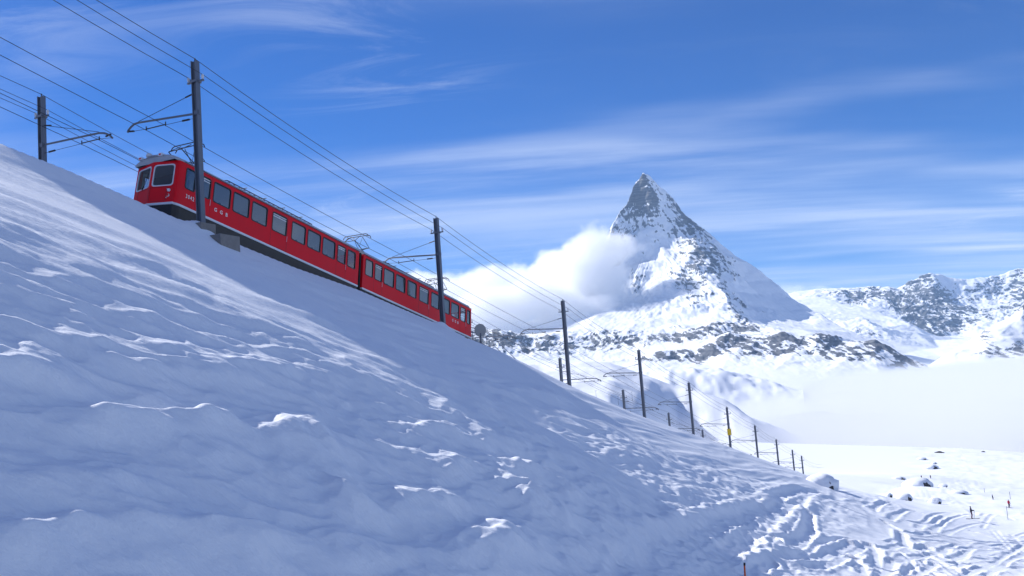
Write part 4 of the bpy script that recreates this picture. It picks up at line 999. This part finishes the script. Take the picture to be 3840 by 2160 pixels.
# ------------------------------------------------------------------ masts
NV, FV = 1.4, -9.0
def u_on(px, py, v):
    C = np.array([*xy_of(0, v), 0.0]); d = ray(px, py); q = d*((C@SD)/(d@SD)); return float((q-np.array([TC[0], TC[1], 0]))@DH)
NEAR_U = [u_on(*p, NV) for p in ((731, 240), (1635, 820), (2110, 1130), (2395, 1315), (2583, 1438), (2725, 1525), (2830, 1592), (2910, 1645), (2970, 1680), (3005, 1705))]
FAR_U = [-.71, 23.6, 48.2, 72.4, 96.4, 120.1, 143.0, 166.5, 188.5]
def base_line(u): return float(rail_z(np.array(u)))+1.03          # silver ledge height of the train at u
def make_mast(side_, u, label, low=-2.2, box=None):
    """side_ = +1: near row, arm reaching away from the viewer; -1: far row"""
    v = NV if side_ > 0 else FV
    top = 7.05 if side_ > 0 else 7.11
    rt = root('catenary_mast', (*xy_of(u, v), base_line(u)), label, 'mast', 'masts of the overhead line', LEVEL_AX)
    mb = MB(); w = .145; d = .14
    for y in (-d, d): mb.box((-w, y-.016, low), (w, y+.016, top))
    mb.box((-.014, -d, low), (.014, d, top)); mb.build('post', 'steel', rt)
    mb = MB(); mb.tube([(0, 0, top), (0, 0, top+.10), (.02, 0, top+.16)], .03, 6); mb.build('top_clamp', 'wire', rt)
    br = 5.98
    mb = MB(); mb.box((-.05, -.52, br-.04), (.05, .52, br+.04)); mb.box((-.2, -.2, br-.06), (.2, .2, br+.06)); cb = mb.build('cross_arm', 'steel', rt)
    for y in (-.46, .46):
        mb = MB(); mb.lathe([(.03, .0), (.03, .05), (.075, .07), (.05, .12), (.085, .15), (.05, .20), (.07, .23), (.03, .28)], 9, (0, y, br+.03)); mb.build('insulator', 'insul', cb)
    if side_ > 0: pts = [(0, .12, 4.36), (0, 3.9, 4.62), (0, 4.2, 4.60), (0, 4.45, 4.48), (0, 4.6, 4.36), (0, 4.68, 4.24)]; ya, yb, hw, gy = 3.38, 2.07, 4.12, 5.41
    else: pts = [(0, -.12, 4.40), (0, -4.2, 4.30), (0, -4.6, 4.22), (0, -4.9, 4.08), (0, -5.05, 3.96), (0, -5.14, 3.86)]; ya, yb, hw, gy = -2.95, -4.22, 3.92, 5.47
    mb = MB(); mb.tube(pts, .055, 8); mb.box((-.09, -.2, 4.28), (.09, .2, 4.50)); arm = mb.build('arm', 'steel', rt)
    y1 = pts[1][1]
    mb = MB(); mb.tube([(0, math.copysign(.15, y1), gy), (0, y1, pts[1][2]+.06)], .016, 5); mb.tube([(0, math.copysign(.25, y1), gy-.02), (0, math.copysign(.7, y1), gy-.10)], .04, 6); mb.build('stay_rod', 'wire', rt)
    mb = MB(); mb.tube([(0, pts[-1][1], pts[-1][2]+.02), (0, (ya if side_ > 0 else yb), hw+.06)], .012, 4); mb.tube([(0, math.copysign(.15, y1), hw+.02), (0, (yb if side_ > 0 else ya), hw+.04)], .012, 4)
    for (p, q) in ((.12, .34), ): mb.tube([(0, pts[-1][1]+(-.1 if side_ > 0 else .1), hw+.16), (0, pts[-1][1]+(-.45 if side_ > 0 else .45), hw+.11)], .05, 6); mb.tube([(0, math.copysign(.5, y1), hw+.02), (0, math.copysign(.95, y1), hw+.03)], .05, 6)
    mb.build('steady_wire', 'wire', arm)
    mb = MB(); mb.tube([(0, ya, hw+.06), (0, yb, hw+.06)], .03, 6)
    for y in (ya, yb): mb.tube([(0, y, hw+.20), (0, y, hw-.02)], .03, 6)
    mb.build('spacer_bar', 'wire', arm)
    if box:
        mb = MB(); mb.box((-.30, -.30, 2.6), (.30, .24, 3.6)); mb.build('yellow_cabinet', 'yellow', rt)
        mb = MB(); mb.box((-.28, -.28, low), (.28, .28, -.35)); mb.build('foot', 'concrete', rt)
    return rt
NL = ['tall steel mast in front of the uphill train car', 'steel mast in front of the downhill train car', 'steel mast just past the downhill end of the train', 'second steel mast of the near row past the train', 'third steel mast of the near row past the train',
      'steel mast carrying a yellow cabinet', 'first steel mast of the near row after the yellow cabinet', 'second steel mast of the near row after the yellow cabinet', 'third steel mast of the near row after the yellow cabinet', 'last and smallest steel mast of the near row']
FL = ['steel mast of the far row uphill of the train', 'far row steel mast hidden behind the uphill train car', 'far row steel mast behind the downhill end of the train, its arm showing', 'far row short mast beside the first near mast past the train', 'second far row mast past the train',
      'third far row mast past the train', 'fourth far row mast past the train', 'fifth far row mast past the train', 'last far row mast low above the snow edge']
masts = []
for i, u in enumerate(NEAR_U): masts.append(make_mast(1, u, NL[i], box=(i == 5)))
for i, u in enumerate(FAR_U): masts.append(make_mast(-1, u, FL[i]))

def wire(v, dz, us, sag, r, label):
    pts = []
    full = [us[0]-24.3*2, us[0]-24.3]+list(us)+[us[-1]+20, us[-1]+40]
    for i in range(len(full)-1):
        a, b = full[i], full[i+1]
        for k in range(8):
            t = k/8; u = a+(b-a)*t; x, y = xy_of(u, v)
            pts.append((x, y, base_line(u)+dz-sag*4*t*(1-t)))
    o0 = pts[0]; mb = MB(); mb.tube([(p[0]-o0[0], p[1]-o0[1], p[2]-o0[2]) for p in pts], r, 5)
    o = mb.build('overhead_wire', 'wire'); o.location = Vector(o0); tag(o, label, 'wire', 'overhead wires along the railway')
for v, dz, us, sag, r, lb in ((NV-3.38, 4.12, NEAR_U, .10, .016, 'contact wire above the far side of the red train roof'), (NV-2.07, 4.12, NEAR_U, .10, .016, 'contact wire above the near side of the red train roof'),
                              (NV, 7.18, NEAR_U, .35, .017, 'wire running along the tops of the near row of masts'), (NV-.46, 6.27, NEAR_U, .32, .016, 'feeder wire on the inner insulators of the near masts'), (NV+.46, 6.27, NEAR_U, .32, .016, 'feeder wire on the outer insulators of the near masts'),
                              (FV+2.95, 3.92, FAR_U, .10, .016, 'contact wire over the empty track, nearer its masts'), (FV+4.22, 3.92, FAR_U, .10, .016, 'contact wire over the empty track, nearer the train'),
                              (FV, 7.24, FAR_U, .35, .016, 'wire running along the tops of the far row of masts'), (FV-.46, 6.27, FAR_U, .32, .014, 'feeder wire on the outer insulators of the far masts'), (FV+.46, 6.27, FAR_U, .32, .014, 'feeder wire on the inner insulators of the far masts')):
    wire(v, dz, us, sag, r, lb)

# concrete feet of the two nearest masts
def footing(u, label, big):
    rt = root('mast_footing', (*xy_of(u, NV), base_line(u)), label, 'concrete footing', None, LEVEL_AX)
    mb = MB(); mb.box((-.62, -.55, -2.6), (.40, .35, -1.30 if big else -1.35)); mb.build('upper_block', 'concrete', rt, bevel=.02)
    if big:
        mb = MB(); mb.box((-.42, -1.55, -4.2), (.95, -.50, -1.98)); mb.build('lower_block', 'concrete', rt, bevel=.02)
    else:
        mb = MB(); mb.box((.9, -1.0, -3.2), (1.9, -.5, -1.72)); mb.build('lower_block', 'concrete', rt, bevel=.02)
footing(NEAR_U[0], 'stepped concrete footing under the mast before the uphill car', True)
footing(NEAR_U[1], 'concrete footing under the mast before the downhill car', False)
# ------------------------------------------------------------------ small things
def ground_z(x, y):
    return float(ground_base(np.array([x]), np.array([y]))[0])
# disc sign and railing beyond the train
u0 = u_on(1803, 1270, .9)
x, y = xy_of(u0, .9)
rt = root('round_sign', (x, y, base_line(u0)), 'round grey sign plate on a post beyond the end of the train', 'sign', None, LEVEL_AX)
mb = MB(); mb.tube([(0, 0, -2.0), (0, 0, .2)], .07, 8); mb.build('post', 'steel', rt)
mb = MB(); n = 20
for xx in (-.03, .03): pass
vs = [(-.03+.06*j, .48*math.cos(k*2*math.pi/n), .42+.52*math.sin(k*2*math.pi/n)) for j in (0, 1) for k in range(n)]
vs = [(px*math.cos(.75)-py*math.sin(.75), px*math.sin(.75)+py*math.cos(.75), pz) for px, py, pz in vs]
mb.add(vs, [(k, (k+1) % n, n+(k+1) % n, n+k) for k in range(n)]+[tuple(range(n-1, -1, -1)), tuple(range(n, 2*n))]); mb.build('plate', 'plate', rt)
u1 = u_on(1772, 1262, .6)
rt = root('railing', (*xy_of(u1, .6), base_line(u1)), 'grey steel railing with stairs beyond the end of the train', 'railing', None, TRACK_AX)
for i in range(7):
    mb = MB(); mb.tube([(i*.62, 0, -1.6), (i*.62, 0, .18)], .024, 6); mb.build('baluster', 'steel', rt)
for z in (-.45, .18):
    mb = MB(); mb.tube([(-.1, 0, z), (3.8, 0, z)], .026, 6); mb.build('rail_bar', 'steel', rt)
for z in (-.3, .3):
    mb = MB(); mb.tube([(3.0, -.3, z+.05), (5.9, -1.0, z-1.25)], .03, 6); mb.build('stair_string', 'steel', rt)
# orange piste pole near the viewer
c = hit(2795, 2155)
def piste_pole(px, py, hpx, r, mat, label, lean=0.0):
    c = hit(px, py)
    if c is None: return
    h = hpx*c[1]/FPX
    rt = root('marker_pole', c, label, 'marker pole', 'marker poles beside the piste')
    mb = MB(); mb.tube([(0, 0, -.6), (lean*h, 0, h)], r, 8); mb.build('shaft', mat, rt)
    mb = MB(); mb.tube([(lean*h, 0, h), (lean*(h+.09), 0, h+.09)], r*1.15, 8); mb.build('cap', 'rubber', rt)
piste_pole(2792, 2178, 54, .032, 'orange', 'orange marker pole with black cap in the near snow', .10)
piste_pole(3693, 1853, 20, .05, 'cloth', 'thin dark marker pole left of the red jacketed skier')
piste_pole(3789, 1871, 25, .05, 'cloth', 'thin dark marker pole behind the red jacketed skier')
piste_pole(3780, 1947, 44, .03, 'cloth', 'tall thin marker pole in front of the red jacketed skier')

# people on skis
def person(px, py, hgt_px, top_m, leg_m, label, face=0.0, arms='side', hood='cloth', skis=True):
    c = hit(px, py)
    if c is None: return
    H = max(1.55, min(1.9, hgt_px*c[1]/FPX)) if hgt_px else 1.75
    k = H/1.75
    V = {'pel': (0, 0, .95), 'waist': (0, .0, 1.12), 'chest': (0, .02, 1.34), 'neck': (0, .02, 1.50), 'head': (0, .03, 1.62), 'crown': (0, .03, 1.75),
         'hl': (-.10, 0, .90), 'kl': (-.12, -.06, .50), 'al': (-.13, .04, .10), 'tl': (-.13, -.14, .05), 'hr': (.10, 0, .90), 'kr': (.12, -.07, .50), 'ar': (.13, .04, .10), 'tr': (.13, -.14, .05),
         'sl': (-.19, .02, 1.42), 'sr': (.19, .02, 1.42)}
    if arms == 'side': V.update({'el': (-.28, .02, 1.15), 'wl': (-.30, -.10, .92), 'fl': (-.30, -.14, .84), 'er': (.28, .02, 1.15), 'wr': (.30, -.10, .92), 'fr': (.30, -.14, .84)})
    else: V.update({'el': (-.26, -.05, 1.17), 'wl': (-.20, -.34, 1.12), 'fl': (-.19, -.42, 1.11), 'er': (.26, -.05, 1.17), 'wr': (.20, -.34, 1.12), 'fr': (.19, -.42, 1.11)})
    E = [('pel', 'waist'), ('waist', 'chest'), ('chest', 'neck'), ('neck', 'head'), ('head', 'crown'), ('pel', 'hl'), ('hl', 'kl'), ('kl', 'al'), ('al', 'tl'), ('pel', 'hr'), ('hr', 'kr'), ('kr', 'ar'), ('ar', 'tr'),
         ('chest', 'sl'), ('sl', 'el'), ('el', 'wl'), ('wl', 'fl'), ('chest', 'sr'), ('sr', 'er'), ('er', 'wr'), ('wr', 'fr')]
    RD = dict(pel=.17, waist=.16, chest=.18, neck=.07, head=.10, crown=.075, hl=.11, hr=.11, kl=.085, kr=.085, al=.07, ar=.07, tl=.06, tr=.06, sl=.09, sr=.09, el=.065, er=.065, wl=.05, wr=.05, fl=.05, fr=.05)
    ks = list(V); me = bpy.data.meshes.new('person'); me.from_pydata([tuple(q*k for q in V[n]) for n in ks], [(ks.index(a), ks.index(b)) for a, b in E], [])
    o = bpy.data.objects.new('tmp', me); COL.objects.link(o)
    sk = o.modifiers.new('s', 'SKIN'); sk.use_smooth_shade = True
    for i, n in enumerate(ks): me.skin_vertices[0].data[i].radius = (RD[n]*k, RD[n]*k)
    me.skin_vertices[0].data[0].use_root = True
    o.modifiers.new('u', 'SUBSURF').levels = 1
    dg = bpy.context.evaluated_depsgraph_get(); dg.update()
    m2 = bpy.data.meshes.new_from_object(o.evaluated_get(dg)); bpy.data.objects.remove(o)
    m2.name = 'person'; m2.materials.clear()
    for m in (leg_m, top_m, 'skin', hood): m2.materials.append(M[m])
    mi = []
    for p in m2.polygons:
        z = p.center.z/k
        mi.append(0 if z < .93 else 1 if z < 1.50 else (2 if (z < 1.64 and p.normal.y < -.2) else 3))
    m2.polygons.foreach_set('material_index', mi); m2.polygons.foreach_set('use_smooth', [True]*len(mi))
    o = bpy.data.objects.new('person', m2); COL.objects.link(o)
    o.location = Vector(c)+Vector((0, 0, .03)); o.rotation_euler = (0, 0, face)
    tag(o, label, 'person', 'skiers on the piste')
    if skis:
        for sx in (-.13, .13):
            mb = MB(); mb.prism([(-.85*k, -.01), (.78*k, -.01), (.95*k, .07), (.93*k, .09), (.76*k, .015), (-.85*k, .015)], -.045, .045)
            s = mb.build('ski', 'cloth', o); s.rotation_euler = (0, 0, -math.pi/2); s.location = (sx*k, -.05, .0)
    for sx in (-1, 1):
        mb = MB(); hy = (-.14 if arms == 'side' else -.42)*k; hz = (.84 if arms == 'side' else 1.11)*k
        mb.tube([(sx*.30*k, hy, hz), (sx*.36*k, hy-.1+(0.25 if arms != 'side' else 0), .02)], .012, 5); mb.build('ski_pole', 'cloth', o)
    return o
person(3645, 1946, 46, 'cloth', 'clothp', 'skier in dark purple standing near the bottom of the piste', 1.2, 'fwd')
person(3785, 1904, 29, 'clothr', 'cloth', 'skier in a red jacket standing on the piste', .3)
person(3724, 1878, 20, 'cloth', 'cloth', 'small skier in dark clothes above the red jacketed one', 1.4)
person(3456, 1797, 12, 'clothp', 'cloth', 'tiny skier above the large snow capped rock, the one over its peak', .5)
person(3490, 1796, 12, 'clothp', 'cloth', 'tiny skier above the large snow capped rock, over its downhill end', .5)

# boulders poking through the snow
def boulder(px, py, wpx, hpx, cap, label, seed):
    c = hit(px, py)
    if c is None: return
    k = c[1]/FPX; a = wpx*k/2; h = hpx*k
    rt = root('boulder', c, label, 'rock', 'rocks on the ski slope')
    def lump(sx, sy, sz, off, nz, cut, sub=3):
        bm = bmesh.new(); bmesh.ops.create_icosphere(bm, subdivisions=sub, radius=1.0)
        P = np.array([v.co for v in bm.verts])
        n = fbm(P[:, 0]*1.7+seed*3.1, P[:, 1]*1.7+P[:, 2]*1.3+seed, 3, 900)*nz + ridged(P[:, 0]*2.5+seed, P[:, 2]*2.8+P[:, 1], 2, 905)*nz*.4
        for v, q, w in zip(bm.verts, P, n): v.co = Vector((q[0]*sx*(1+w)+off[0], q[1]*sy*(1+w)+off[1], max(q[2], cut)*sz*(1+.8*w)+off[2]))
        return bm
    for nm, args, mat in (('stone', (a*((.30 if wpx > 100 else .46) if cap else 1), a*.45, h*(.5 if wpx > 100 else .75), (.22*a if cap else 0, -.25*a, -.10*h), .26, -1.0), 'rockd'), ('snow_cap', (a*1.08, a*.8, h*.95, (-.08*a, .15*a, h*(.12 if cap else -.1)), .16, -.9), None)):
        if nm == 'snow_cap' and not cap: continue
        bm = lump(*args); me = bpy.data.meshes.new(nm); bm.to_mesh(me); bm.free(); me.materials.append(SNOW if mat is None else M[mat])
        if nm == 'snow_cap': me.polygons.foreach_set('use_smooth', [True]*len(me.polygons))
        o = bpy.data.objects.new(nm, me); COL.objects.link(o); o.parent = rt
for i, (px, py, w, h, cap, lb) in enumerate([
    (3517, 1699, 38, 9, 0, 'flat black rock on the crest of the ski hill'), (3686, 1695, 13, 5, 0, 'small black rock far along the crest of the ski hill'),
    (3459, 1722, 30, 7, 1, 'thin rock streak just below the crest of the ski hill'), (3504, 1740, 20, 6, 1, 'small rock above the dark ledge on the ski hill'), (3494, 1756, 48, 13, 1, 'dark snow topped ledge on the middle of the ski hill'),
    (3446, 1824, 94, 28, 1, 'largest snow capped rock, below the two tiny skiers'), (3540, 1826, 28, 10, 1, 'rounded snowy rock beside the largest capped rock'), (3595, 1855, 66, 16, 1, 'long wedge of rock sloping down to the piste'),
    (3395, 1870, 50, 18, 1, 'domed snow covered rock in the middle of the piste edge'), (3335, 1862, 24, 12, 1, 'small snow hump with a dark slot'), (3510, 1886, 46, 18, 1, 'rock with a black hollow near the piste'),
    (3372, 1796, 46, 8, 1, 'low rock streak left of the largest capped rock'), (3085, 1822, 118, 40, 1, 'large snow dome with bare rock at its end, past the last mast'), (3628, 1846, 12, 6, 0, 'small black stone above the snow track')]):
    boulder(px, py, w, h, cap, lb, i+1)
# lift pylons far down on the snow hill
for i, (px, py, lb) in enumerate([(2235, 1480, 'tiny lift pylon on the far snow hill, nearest the tall mast'), (2370, 1484, 'tiny lift pylon on the far snow hill, left of the tall mast'), (2412, 1486, 'tiny lift pylon on the far snow hill, right of the tall mast'), (2318, 1500, 'tiny lift pylon low on the far snow hill')]):
    p = at(px, py, 760)
    rt = root('lift_pylon', p, lb, 'pylon', 'ski lift pylons on the far hill')
    mb = MB(); mb.tube([(0, 0, -4), (0, 0, 3.2)], .14, 6, .09); mb.build('tower', 'steel', rt)
    mb = MB(); mb.box((-.9, -.1, 3.0), (.9, .1, 3.2)); mb.build('cross_arm', 'steel', rt)
